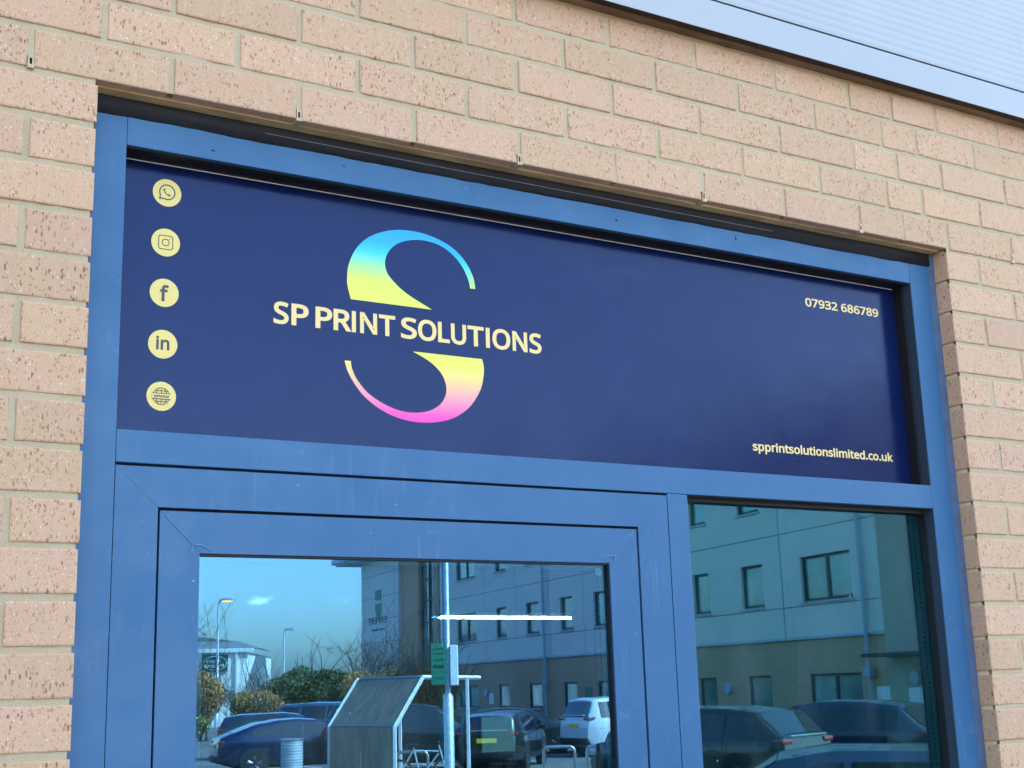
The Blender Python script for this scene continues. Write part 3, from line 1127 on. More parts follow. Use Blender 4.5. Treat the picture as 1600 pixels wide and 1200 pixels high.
# icons
def icon(cz, kind):
    cx, r = .02245, .0245
    vs, fs = fill_poly([circle(cx, cz, r, 64)])
    m = MB()
    add_flat(m, vs, fs, YP)
    disc = m.build('icon_disc', M['cream'], sign)
    disc['label'] = {'phone': 'round icon with a speech bubble and handset', 'camera': 'round icon with a rounded square camera', 'f': 'round icon with a letter f',
                     'in': 'round icon with the letters in', 'www': 'round icon with a globe reading www'}[kind]
    loops = []
    if kind == 'phone':
        bx, bz, R1, R2 = cx + .0003, cz + .0010, .0141, .0119
        def bub(rr, tip):
            pts = []
            for k in range(49):
                a = radians(248) + k / 48 * radians(318)
                pts.append((bx + rr * cos(a), bz + rr * sin(a)))
            pts.append(tip)
            return pts
        loops.append([bub(R1, (cx - .0140, cz - .0128)), bub(R2, (cx - .0108, cz - .0098))])
        # handset
        pts = []
        arc = [(bx - .0052 + .0, bz + .0055), (bx - .0050, bz + .0020), (bx - .0030, bz - .0018), (bx + .0006, bz - .0044), (bx + .0052, bz - .0050)]
        c2 = catmull(arc, 5)
        wd = [.0019 if (k < 4 or k > len(c2) - 5) else .0010 for k in range(len(c2))]
        L, Rr = [], []
        for k, p in enumerate(c2):
            a = c2[max(0, k - 1)]
            b = c2[min(len(c2) - 1, k + 1)]
            dx, dz = b[0] - a[0], b[1] - a[1]
            q = sqrt(dx * dx + dz * dz)
            L.append((p[0] - dz / q * wd[k], p[1] + dx / q * wd[k]))
            Rr.append((p[0] + dz / q * wd[k], p[1] - dx / q * wd[k]))
        loops.append([L + Rr[::-1]])
    elif kind == 'camera':
        def rsq(h, rr):
            pts = []
            for qx, qz, a0 in ((1, 1, 0), (-1, 1, 90), (-1, -1, 180), (1, -1, 270)):
                for k in range(8):
                    a = radians(a0 + 90 * k / 7)
                    pts.append((cx + qx * (h - rr) + rr * cos(a), cz + qz * (h - rr) + rr * sin(a)))
            return pts
        loops.append([rsq(.0127, .0042), rsq(.0112, .0030)])
        loops.append([circle(cx, cz, .0066, 32), circle(cx, cz, .0050, 32)])
        loops.append([circle(cx + .0068, cz + .0068, .0010, 16)])
    elif kind in ('f', 'in'):
        s = kind
        ww = .0078 if kind == 'f' else .0112
        vs, fs = text_mesh(s, cx - ww, cx + ww, cz - .0125, .0255, off=.05, refh=.74)
        z0_, z1_ = min(v[1] for v in vs), max(v[1] for v in vs)
        zz0, zz1 = (cz - .0150, cz + .0138) if kind == 'f' else (cz - .0098, cz + .0136)
        vs = [(x, zz0 + (z - z0_) / (z1_ - z0_) * (zz1 - zz0)) for x, z in vs]
        g = MB()
        add_flat(g, vs, fs, YP - .0003)
        g.build('glyph', M['greyprint'], disc)
        return
    else:
        R = .0148
        t = .0006
        loops.append([circle(cx, cz, R, 56), circle(cx, cz, R - 1.4 * t, 56)])
        mer = []
        g = MB()
        yy = YP - .0003
        def ribbon(pts, w, y):
            L, Rr = [], []
            for k, p in enumerate(pts):
                a = pts[max(0, k - 1)]
                b = pts[min(len(pts) - 1, k + 1)]
                dx, dz = b[0] - a[0], b[1] - a[1]
                q = sqrt(dx * dx + dz * dz)
                L.append((p[0] - dz / q * w, y, p[1] + dx / q * w))
                Rr.append((p[0] + dz / q * w, y, p[1] - dx / q * w))
            g.grid([L, Rr])
        # meridians above and below the band, latitudes between
        for sgn in (1, -1):
            for e in (-.62, 0, .62):
                P = []
                for k in range(9):
                    zq = .0050 + (R - .0058) * k / 8
                    P.append((cx + e * sqrt(max(0, R * R - zq * zq)), cz + sgn * zq))
                ribbon(P, t, yy - .00008 * (1 + (e > 0) + 2 * (e < 0)))
            zq = .0094
            xx = sqrt(R * R - zq * zq) - .0006
            ribbon([(cx - xx, cz + sgn * (zq - .0010)), (cx, cz + sgn * zq), (cx + xx, cz + sgn * (zq - .0010))], t, yy - .0005)
            ribbon([(cx - .0150, cz + sgn * .0046), (cx + .0150, cz + sgn * .0046)], t * 1.2, yy - .0006)
        for vs, fs in [fill_poly(l) for l in loops]:
            add_flat(g, vs, fs, yy)
        # the clear band carries the letters
        bandv, bandf = fill_poly([[(cx - .0152, cz - .0040), (cx + .0152, cz - .0040), (cx + .0160, cz), (cx + .0152, cz + .0040), (cx - .0152, cz + .0040), (cx - .0160, cz)]])
        bnd = MB()
        add_flat(bnd, bandv, bandf, yy - .0007)
        bnd.build('band', M['cream'], disc)
        vs, fs = text_mesh('WWW', cx - .0130, cx + .0130, cz - .0027, .0054, off=.0, refh=.70)
        add_flat(g, vs, fs, yy - .0011)
        g.build('glyph', M['greyprint'], disc)
        return
    g = MB()
    for l in loops:
        vs, fs = fill_poly(l)
        add_flat(g, vs, fs, YP - .0003)
    g.build('glyph', M['greyprint'], disc)


for cz, kd in ((2.5867, 'phone'), (2.4977, 'camera'), (2.4091, 'f'), (2.3202, 'in'), (2.2316, 'www')):
    icon(cz, kd)
# the artwork was set out on a plane 1 cm in front of the board: carry it back onto the board
KS = (YS - camo.location.y) / (YN - camo.location.y)
for o in [c for c in sign.children_recursive if c.name.split('.')[0] not in ('board', 'board_edge')]:
    for v in o.data.vertices:
        v.co.x = -.57641 + (v.co.x + .57641) * KS
        v.co.z = 1.75 + (v.co.z - 1.75) * KS
        v.co.y += YS - YN

# ------------------------------------------------------------------ inside, seen through the glass
tb = thing('tube_light', 'lit white linear tube light hanging inside behind the door glass', 'light', (5.30, 8.0, 2.325))
m = MB()
m.tube([(-.685, 0, .004), (.685, 0, -.004)], .0105, 12)
m.build('diffuser', M['tube'], tb, smooth=True, angle=.8)
m = MB()
m.box(-.66, .66, .02, .05, .018, .04)
m.build('housing', M['black'], tb)
for sx in (-.5, .5):
    m = MB()
    m.tube([(sx, .035, .04), (sx, .035, .625)], .003, 6)
    m.build('suspension_wire', M['black'], tb)

mn = thing('computer_monitor', 'black desktop monitor standing on a desk inside the door', 'monitor', (2.84, 4.0, 1.02), radians(-4))
boxpart('casing', M['black'], mn, -.05, .29, 0, .03, .39, .60, bev=.006)
M['screen'] = plain('dim_screen', (0.02, 0.022, 0.025, 1), 0.15, emit=(0.30, 0.33, 0.33, 1), es=0.30)
M['screendark'] = plain('dark_screen_menu', (0.006, 0.006, 0.010, 1), 0.15)
boxpart('screen', M['screen'], mn, -.035, .15, -.0015, .001, .405, .578)
mm = MB()
mm.box(.153, .275, -.0015, .001, .405, .578)
sd_ = mm.build('menu_panel', M['screendark'], mn)
m = MB()
for k in range(5):
    m.box(.160, .160 + .03 + .02 * ((k * 7) % 4), -.0025, -.0016, .425 + k * .028, .431 + k * .028)
m.build('menu_rows', M['greyprint'], sd_)
m = MB()
m.tube([(.12, .04, 0), (.12, .04, .45)], .025, 10)
m.box(0, .24, -.06, .14, 0, .012)
m.build('stand', M['black'], mn)
dk_ = thing('office_desk', 'dark desk inside the door carrying the monitor', 'desk', (2.84, 4.15, 0))
boxpart('desk_top', M['plaster'], dk_, -.9, .9, -.4, .4, .99, 1.02, bev=.004)
for sx in (-.85, .85):
    for sy in (-.35, .35):
        boxpart('leg', M['black'], dk_, sx - .025, sx + .025, sy - .025, sy + .025, 0, .989)
cbl = []
for x, dx in ((0, 0.020), (.012, .045)):
    c_ = MB()
    c_.tube([(1.660 + x + dx * t + .004 * sin(7 * t), .44 + .01 * sin(3 * t), 2.69 - 1.7 * t) for t in [k / 16 for k in range(17)]], .0016, 6)
    o = c_.build('hanging_cable', M['black'])
    tag(o, 'thin black cable hanging inside the window, the straighter of the two' if x == 0 else 'thin black cable hanging inside the window, the one that drifts right', 'cable', 'cables hanging behind the window glass')
rl = MB()
rl.box(-.028, .028, -.02, .02, -.95, .95, bev=.008)
o = rl.build('sloping_bar', M['black'])
o.location = (1.30, 2.2, 1.84)
o.rotation_euler = (0, radians(60.5), 0)
tag(o, 'dark sloping bar rising to the right behind the door glass', 'bar')

# ------------------------------------------------------------------ office building seen mirrored in the glass
BX, BY = 33.27, -30.36
ANG = math.atan2(-.99165, .12895)      # along the front, going away
off = thing('office_building', 'three storey office with brown brick ground floor and grey blue panels, mirrored in the glass', 'office', (BX, BY, 0), ANG)
# local: x runs away along the front, y = +.. into the building (to its left-hand side), front faces -y local
ZB = 3.13
ZE = 10.9
W2 = [(1.45, 4.42, 2), (6.92, 8.44, 1), (10.85, 12.12, 1), (15.2, 16.6, 1), (20.2, 21.6, 1), (23.95, 25.4, 1), (28.05, 29.68, 1), (32.4, 33.92, 1), (37.05, 40.2, 2)]
DEP = .18
def facade(x0, x1, z0, z1, holes, y0, y1, mat, name):
    """wall with rectangular openings, as butted boxes"""
    m = MB()
    xs = sorted(set([x0, x1] + [h[0] for h in holes] + [h[1] for h in holes]))
    zs = sorted(set([z0, z1] + [h[2] for h in holes] + [h[3] for h in holes]))
    for a, b in zip(xs[:-1], xs[1:]):
        for c, d in zip(zs[:-1], zs[1:]):
            cx, cz = (a + b) / 2, (c + d) / 2
            if any(h[0] < cx < h[1] and h[2] < cz < h[3] for h in holes):
                continue
            m.box(a, b, y0, y1, c, d)
    return m.build(name, mat, off)


hol_b = [(a, b, .55, 1.83) for a, b, _ in W2]
hol_c = [(a, b, 4.40, 6.06) for a, b, _ in W2] + [(a, b, 8.10, 9.72) for a, b, _ in W2]
YB0 = 0.0
facade(-.2, 43.2, G, ZB, hol_b, .06, .40, M['offbrick'], 'brick_storey')
facade(-.2, 43.2, ZB, ZE, hol_c, .0, .40, M['offclad'], 'panel_wall')
jm = MB()
for z in (4.2, 5.98, 7.0, 7.85, 9.9):
    pass
for z in (4.25, 7.03, 9.9):
    jm.box(-.2, 43.2, -.006, -.001, z, z + .03)
for x in (5.65, 13.6, 18.6, 22.7, 26.7, 31.0, 35.5, 41.8):
    jm.box(x, x + .03, -.0075, -.0065, ZB + .02, ZE - .02)
jm.build('panel_joint', M['offjoint'], off)
tr = MB()
tr.box(-.2, 43.2, -.05, -.008, ZB - .06, ZB + .04)
tr.build('band_trim', M['soffit'], off)
wf0 = None
for a, b, n in W2:
    for z0, z1 in ((.55, 1.83), (4.40, 6.06), (8.10, 9.72)):
        m = MB()
        t = .09
        ring(m, a + .002, b - .002, z0 + .002, z1 - .002, t, t, t * 1.3, t, .10, .24)
        if n == 2:
            m.box((a + b) / 2 - .07, (a + b) / 2 + .07, .10, .24, z0 + t * 1.3 + .002, z1 - t - .002)
        w = m.build('window', M['offframe'], off)
        p = MB()
        p.box(a + t, b - t, .16, .18, z0 + t, z1 - t)
        p.build('pane', M['offglass'], w)
        s = MB()
        s.box(a - .08, b + .08, -.09, -.002 if z0 > 3 else .055, z0 - .07, z0 - .001)
        s.build('sill', M['soffit'], w)
# downpipes
for x in (.75, 27.2, 42.3):
    m = MB()
    m.tube([(x, -.14, G), (x, -.14, ZE - .2)], .07, 10)
    m.box(x - .16, x + .16, -.26, -.055, 1.7, 2.0)
    m.build('downpipe', M['soffit'], off)
# curtain wall bay, brick piers, projecting end wing
boxpart('brick_pier', M['offbrick'], off, 43.21, 44.2, -.1, .4, G, ZE)
boxpart('brick_pier', M['offbrick'], off, 47.0, 50.4, -.1, .4, G, ZE)
cw = MB()
cw.box(44.21, 46.99, .22, .30, G, ZE)
cwo = cw.build('curtain_wall_glass', M['offglass'], off)
cm = MB()
for x in (44.26, 45.55, 46.92):
    cm.box(x - .05, x + .05, .10, .215, G, ZE)
for z in (1.0, 2.6, 4.3, 5.9, 7.3, 8.7, 10.0):
    cm.box(44.32, 45.49, .115, .218, z, z + .1)
    cm.box(45.61, 46.86, .115, .218, z, z + .1)
cm.build('mullion', M['offframe'], cwo)
boxpart('end_wing', M['offclad'], off, 50.41, 59.1, -.35, .4, G + 2.2, ZE)
boxpart('end_wing_base', M['offbrick'], off, 50.45, 59.05, -.3, .4, G, G + 2.19)
wj = MB()
for z in (3.4, 5.0, 6.6, 8.2, 9.8):
    wj.box(50.42, 59.08, -.358, -.352, z, z + .035)
for x in (51.2, 58.3):
    wj.box(x, x + .04, -.3595, -.3585, 2.0, ZE - .01)
wj.build('panel_joint', M['offjoint'], off)
ev = MB()
ev.box(49.8, 61.2, -1.7, 1.2, ZE + .02, ZE + .16)
ev.box(49.6, 61.5, -1.95, 1.2, ZE + .161, ZE + .5)
ev.build('eaves', M['soffit'], off)
rf = MB()
rf.box(-.6, 49.79, -.7, .6, ZE + .02, ZE + .4)
rf.face([(-.6, -.7, ZE + .41), (61.5, -.7, ZE + .41), (61.5, 9, ZE + 1.6), (-.6, 9, ZE + 1.6)])
rf.build('roof', M['roofgrey'], off)
bk = MB()
bk.box(-.2, 59.0, .401, 16, G, ZE)
bk.build('rear_block', M['offclad'], off)
# mirrored order: local x grows to the left seen from the car park, so lettering runs towards -x
def facade_text(s, xr, xl, zb, h, y, mat, name, offs=.02):
    vs, fs = text_mesh(s, 0, 1, zb, h, off=offs)
    m = MB()
    add_flat(m, [(xl + (xr - xl) * u, z) for u, z in vs], fs, y)
    return m.build(name, mat, off)


facade_text('EXPERT', 57.4, 53.0, 6.35, .55, -.37, M['greendark'], 'sign_lettering')
facade_text('services', 56.6, 53.6, 5.85, .22, -.37, M['offjoint'], 'sign_lettering')
m = MB()
m.box(54.3, 55.6, -.40, -.365, 8.0, 8.7)
vs, fs = fill_poly([[(54.2 + .0, 7.75)] + [(54.9 - .75 * cos(a), 7.75 - 1.0 * sin(a)) for a in [pi * k / 14 for k in range(1, 14)]] + [(55.65, 7.75)]])
add_flat(m, vs, fs, -.385)
m.build('sign_emblem', M['green'], off)
# wall lamps and notices on the brick storey
for x in (9.85, 35.6):
    m = MB()
    m.cyl((x, -.02, 1.38), (0, 1, 0), .22, .14, 20)
    m.build('wall_lamp', M['soffit'], off)
for x in (35.0, -.05 + .35):
    boxpart('notice_board', M['whitepaint'], off, x - .35, x + .35, .02, .055, .75, 1.35)
boxpart('exit_notice', M['green'], off, 22.3, 23.0, .02, .055, 1.0, 1.55)
# entrance bay at the near end of the front
M['render'] = plain('buff_rendered_wall', (0.42, 0.36, 0.28, 1), 0.9, var=0.06, scale=2)
boxpart('entrance_bay', M['render'], off, -11.0, -.21, -.12, .40, G, ZE)
cn = MB()
cn.box(-8.0, -.4, -1.3, -.121, 2.30, 2.42)
cn.build('canopy', M['offframe'], off)
boxpart('notice_board', M['whitepaint'], off, -2.2, -1.2, -.16, -.121, .75, 1.30)
m = MB()
m.cyl((-1.6, -.18, 1.62), (0, 1, 0), .22, .12, 20)
m.build('wall_lamp', M['soffit'], off)
# ------------------------------------------------------------------ pale warehouse far left
wh = thing('warehouse', 'cream ribbed metal warehouse with a dark green sign under its eaves', 'warehouse', (31.45, -88.3, G), radians(27.5))
# local: x to the left of the visible front corner, front faces +y
m = MB()
rows = []
prof = []
x = 0.0
while x < 26:
    prof += [(-x, 0), (-x - .10, .02), (-x - .26, .02), (-x - .36, 0)]
    x += .5
m.grid([[(px, py, 0) for px, py in prof], [(px, py, 5.0) for px, py in prof]])
m.build('front_wall', M['corr'], wh, fix=False)
m = MB()
m.box(-26, .05, -14, -.02, 0, 4.98)
m.build('side_wall', M['corr'], wh)
m = MB()
m.box(-26.5, .5, -.3, .22, 5.02, 5.28)
m.build('fascia', M['whitepaint'], wh)
m = MB()
m.face([(.5, .2, 5.29), (-26.5, .2, 5.29), (-26.5, -7, 6.5), (-5.0, -7, 6.5), (-1.5, -7, 6.0)])
m.face([(.5, .2, 5.29), (-1.5, -7, 6.0), (-5.0, -7, 6.5), (.5, -14, 5.29)])
m.build('roof', M['roofgrey'], wh)
sg_ = MB()
sg_.box(-3.0, -1.25, .07, .16, 3.72, 4.88)
so_ = sg_.build('sign_board', M['greendark'], wh)
def wtext(s, x0, x1, zb, h, mat):
    vs, fs = text_mesh(s, 0, 1, zb, h, off=.02)
    mm_ = MB()
    add_flat(mm_, [(x1 + (x0 - x1) * u, z) for u, z in vs], fs, .168)
    mm_.build('sign_lettering', mat, so_)


wtext('Fresh', -2.75, -1.75, 4.34, .24, M['etch'])
wtext('Produce', -2.85, -1.5, 4.02, .26, M['whitepaint'])
m = MB()
vs, fs = fill_poly([circle(-2.1, 4.30, .82, 40, .50), circle(-2.1, 4.30, .76, 40, .45)])
add_flat(m, vs, fs, .166)
m.build('sign_emblem', M['etch'], so_)
boxpart('downpipe', M['whitepaint'], wh, -.68, -.55, .06, .18, 0, 5.01)
boxpart('vent_box', M['roofgrey'], wh, -1.05, -.75, .06, .2, 1.9, 2.4)

# ------------------------------------------------------------------ lamp posts and the sign post
def lamp_post(label, x, y, h, lit, rz=0.0, r=.07):
    t = thing('lamp_post', label, 'street lamp', (x, y, G), rz, 'lamp posts beyond the car park')
    m = MB()
    m.tube([(0, 0, 0), (0, 0, 1.2), (0, 0, 1.25), (0, 0, h - .6)] + [(.25 * (1 - cos(a)), 0, h - .6 + .45 * sin(a)) for a in (.4, .8, 1.2, 1.5)], [r * 1.5, r * 1.5, r, r * .7, r * .7, r * .7, r * .7, r * .7], 10)
    m.build('column', M['galv'], t, smooth=True, angle=.8)
    m = MB()
    m.box(.2, 1.0, -.17, .17, h - .22, h - .02, bev=.05)
    hd = m.build('lantern', M['galv'], t)
    m = MB()
    m.box(.28, .95, -.15, .15, h - .31, h - .225, bev=.03)
    m.build('lens', M['lampglow'] if lit else M['clearlamp'], hd)
    return t


lamp_post('grey lamp post with its orange lantern glowing, mirrored beside the cream warehouse', 28.85, -86.6, 8.6, True, radians(30), .10)
lamp_post('distant thin dark lamp post standing alone above the hedge in the reflection', 47.6, -122.9, 8.4, False, radians(30), .11)

sp = thing('sign_post', 'tall galvanised post with green and white parking notices in the car park reflection', 'post', (10.01, -17.84, G), radians(30))
m = MB()
m.tube([(0, 0, 0), (0, 0, 2.0), (0, 0, 2.06), (0, 0, 6.6)], [.085, .085, .044, .040], 14)
m.build('pole', M['galv'], sp, smooth=True, angle=.8)
m = MB()
m.box(-.27, -.02, -.02 + .08, .10, 2.20, 2.88)
gp = m.build('green_notice', M['green'], sp)
m = MB()
for z, h in ((2.30, .012), (2.47, .05), (2.60, .012), (2.70, .012), (2.78, .012)):
    m.box(-.235, -.055, .101, .104, z, z + h)
m.build('notice_print', M['greendark'], gp)
boxpart('white_notice', M['whitepaint'], sp, .045, .175, -.05, .12, 2.18, 2.84, bev=.01)
lh = MB()
lh.box(-.35, .35, -.15, .15, 6.6, 6.75, bev=.03)
lh.build('lantern', M['galv'], sp)

# ------------------------------------------------------------------ litter bin, cycle shelter, stands, bicycle
bn = thing('litter_bin', 'round ribbed metal litter bin in front of the blue saloon', 'bin', (12.15, -30.29, G))
m = MB()
prof = []
nr = 14
for k in range(nr):
    z = .03 + k * .068
    prof += [(.255, z), (.285, z + .022), (.285, z + .044), (.255, z + .066)]
m.grid([[(r * cos(2 * pi * j / 28), r * sin(2 * pi * j / 28), z) for j in range(28)] for r, z in prof], closed=True)
m.build('body', M['galv'], bn, smooth=True, angle=.5)
m = MB()
m.grid([[(r * cos(2 * pi * j / 28), r * sin(2 * pi * j / 28), z) for j in range(28)] for r, z in ((.30, .985), (.30, 1.02), (.22, 1.03), (.22, .9))], closed=True)
m.build('rim', M['stainless'], bn)

# shelter: local x along its end frame (0 = back, 2 = open side), local y along its length away from us
hv = Vector((11.69 - 11.91, -26.75 + 23.87, 0))
sh_ang = math.atan2(hv.y, hv.x) - pi / 2
sr = thing('bike_shelter', 'cycle shelter with sloping brown back panels and a white end frame', 'shelter', (11.91, -23.87, G), sh_ang)
LSH = 2.9
def S(x, y, z):
    return (-x, y, z)      # mirrored so that +x runs towards the open side


prof = [(0, .05), (0, 1.36), (.72, 2.36)]
m = MB()
for y0, y1 in ((.06, LSH / 2 - .01), (LSH / 2 + .01, LSH)):
    for (xa, za), (xb, zb) in zip(prof[:-1], prof[1:]):
        m.face([S(xa, y0, za), S(xb, y0, zb), S(xb, y1, zb), S(xa, y1, za)])
pn = m.build('back_panel', M['shelter'], sr)
sol = pn.modifiers.new('thick', 'SOLIDIFY')
sol.thickness = .012
m = MB()
def bar(m, a, b, w=.045):
    m.tube([S(*a), S(*b)], w, 4)


for y in (0, LSH + .05):
    bar(m, (0, y, 0), (0, y, 1.38))
    bar(m, (0, y, 1.36), (.72, y, 2.38))
    bar(m, (.70, y, 2.38), (2.20, y, 2.34))
    bar(m, (1.85, y, 0), (1.85, y, 2.34))
bar(m, (0.22, LSH * .8, 0), (.22, LSH * .8, 1.66))
m.build('end_frame', M['whitepaint'], sr)
m = MB()
bar(m, (.02, .05, 1.38), (.02, LSH, 1.38), .03)
bar(m, (.74, .05, 2.39), (.74, LSH, 2.39), .03)
bar(m, (.36, LSH / 2, 1.88), (0, LSH / 2, .05), .02)
m.build('purlin', M['bluecolour'], sr)
m = MB()
m.face([S(.76, .06, 2.42), S(2.2, .06, 2.38), S(2.2, LSH, 2.38), S(.76, LSH, 2.42)])
rp = m.build('roof_sheet', M['shelter'], sr)
sol = rp.modifiers.new('thick', 'SOLIDIFY')
sol.thickness = .01


def hoop(x, y, ang, label):
    t = thing('cycle_stand', label, 'cycle stand', (x, y, G), ang, 'tubular cycle stands')
    m = MB()
    w, h, r = .34, .82, .12
    pts = [(-w, 0, 0), (-w, 0, h - r)] + [(-w + r - r * cos(a), 0, h - r + r * sin(a)) for a in (.4, .8, 1.2)] + [(-w + r, 0, h), (w - r, 0, h)] + [(w - r + r * sin(a), 0, h - r + r * cos(a)) for a in (.4, .8, 1.2)] + [(w, 0, h - r), (w, 0, 0)]
    m.tube(pts, .034, 10)
    m.build('hoop', M['stainless'], t, smooth=True, angle=.8)
    m = MB()
    for s in (-1, 1):
        m.cyl((s * w, 0, .01), (0, 0, 1), .075, .015, 16)
    m.build('base_plate', M['stainless'], t)
    return t


hoop(15.43, -22.99, radians(30.6), 'stainless cycle stand nearer the shelter in the reflection')
hoop(16.24, -22.51, radians(30.6), 'stainless cycle stand at the right edge of the door glass')
hoop(12.62, -24.5, radians(20), 'stainless cycle stand inside the shelter with a bicycle against it')

bc = thing('bicycle', 'bicycle leaning on the stand inside the cycle shelter', 'bicycle', (12.75, -24.25, G), radians(24))
def torus(m, c, R, r, n=32, k=6):
    m.grid([[(c[0] + (R + r * cos(2 * pi * j / k)) * cos(2 * pi * i / n), c[1] + r * sin(2 * pi * j / k), c[2] + (R + r * cos(2 * pi * j / k)) * sin(2 * pi * i / n)) for j in range(k)] for i in range(n + 1)], closed=True)


for x in (-.52, .52):
    m = MB()
    torus(m, (x, 0, .34), .325, .02)
    wl = m.build('wheel', M['tyre'], bc, smooth=True)
    m = MB()
    torus(m, (x, 0, .34), .30, .010)
    for k in range(12):
        a = 2 * pi * k / 12
        m.tube([(x, 0, .34), (x + .3 * cos(a), 0, .34 + .3 * sin(a))], .002, 4)
    m.build('rim', M['stainless'], wl)
m = MB()
for a, b in (((-.52, 0, .34), (-.2, 0, .85)), ((-.2, 0, .85), (.35, 0, .82)), ((-.05, 0, .30), (.35, 0, .78)), ((-.05, 0, .30), (-.2, 0, .92)), ((-.52, 0, .34), (-.05, 0, .30)), ((.35, 0, .95), (.52, 0, .34))):
    m.tube([a, b], .017, 8)
m.build('frame', M['galv'], bc)
m = MB()
m.tube([(.35, -.28, 1.0), (.36, -.05, 1.02), (.36, .05, 1.02), (.35, .28, 1.0)], .013, 8)
m.build('handlebar', M['black'], bc)
m = MB()
m.box(-.33, -.08, -.07, .07, .93, .99, bev=.025)
m.build('saddle', M['black'], bc)


# ------------------------------------------------------------------ cars
def lerp(P, x):
    if x <= P[0][0]:
        return P[0][1]
    for (a, b), (c, d) in zip(P[:-1], P[1:]):
        if x <= c:
            t = (x - a) / (c - a)
            return b + (d - b) * t
    return P[-1][1]


SHAPES = {
    'saloon': dict(L=4.7, W=1.84, top=[(-2.35, .80), (-2.30, 1.02), (-2.0, 1.13), (-1.3, 1.36), (-.7, 1.45), (-.2, 1.47), (.3, 1.43), (.7, 1.33), (1.35, 1.03), (2.1, .84), (2.35, .60)],
                   belt=[(-2.35, .78), (-2.30, .97), (-1.8, 1.02), (0, .96), (1.2, .96), (2.1, .82), (2.35, .58)], side=[(-1.45, -.12), (-.05, .98)], rear=(-1.95, -1.15), front=(.5, 1.28), tl=.90, plate=.80, wr=.335, wx=(-1.40, 1.42)),
    'suv': dict(L=4.8, W=1.94, top=[(-2.4, .90), (-2.36, 1.12), (-2.12, 1.66), (-1.95, 1.72), (-.8, 1.76), (.2, 1.74), (.6, 1.66), (1.3, 1.16), (2.2, 1.02), (2.4, .75)],
                belt=[(-2.4, .88), (-2.36, 1.10), (-1, 1.10), (0, 1.08), (1.3, 1.06), (2.2, .98), (2.4, .72)], side=[(-1.98, -1.25), (-1.17, -.18), (-.10, .92)], rear=(-2.34, -2.14), front=(.62, 1.24), tl=1.12, plate=.92, wr=.375, wx=(-1.45, 1.47)),
    'coupe_suv': dict(L=4.7, W=1.92, top=[(-2.35, .85), (-2.30, 1.08), (-2.05, 1.30), (-1.75, 1.56), (-1.0, 1.64), (0, 1.66), (.5, 1.60), (1.3, 1.12), (2.15, .98), (2.35, .7)],
                      belt=[(-2.35, .83), (-2.30, 1.06), (-1.2, 1.06), (0, 1.02), (1.3, 1.02), (2.15, .94), (2.35, .68)], side=[(-1.75, -1.15), (-1.08, -.15), (-.08, .92)], rear=(-2.22, -1.80), front=(.55, 1.24), tl=1.02, plate=.80, wr=.37, wx=(-1.42, 1.45)),
    'estate': dict(L=4.5, W=1.80, top=[(-2.25, .80), (-2.22, 1.0), (-2.0, 1.40), (-1.5, 1.47), (0, 1.50), (.5, 1.43), (1.2, 1.04), (2.0, .86), (2.25, .6)],
                   belt=[(-2.25, .78), (-2.22, .96), (0, .96), (1.2, .95), (2.0, .82), (2.25, .58)], side=[(-1.85, -1.15), (-1.08, -.15), (-.08, .9)], rear=(-2.20, -2.02), front=(.52, 1.15), tl=.95, plate=.80, wr=.33, wx=(-1.32, 1.36)),
}


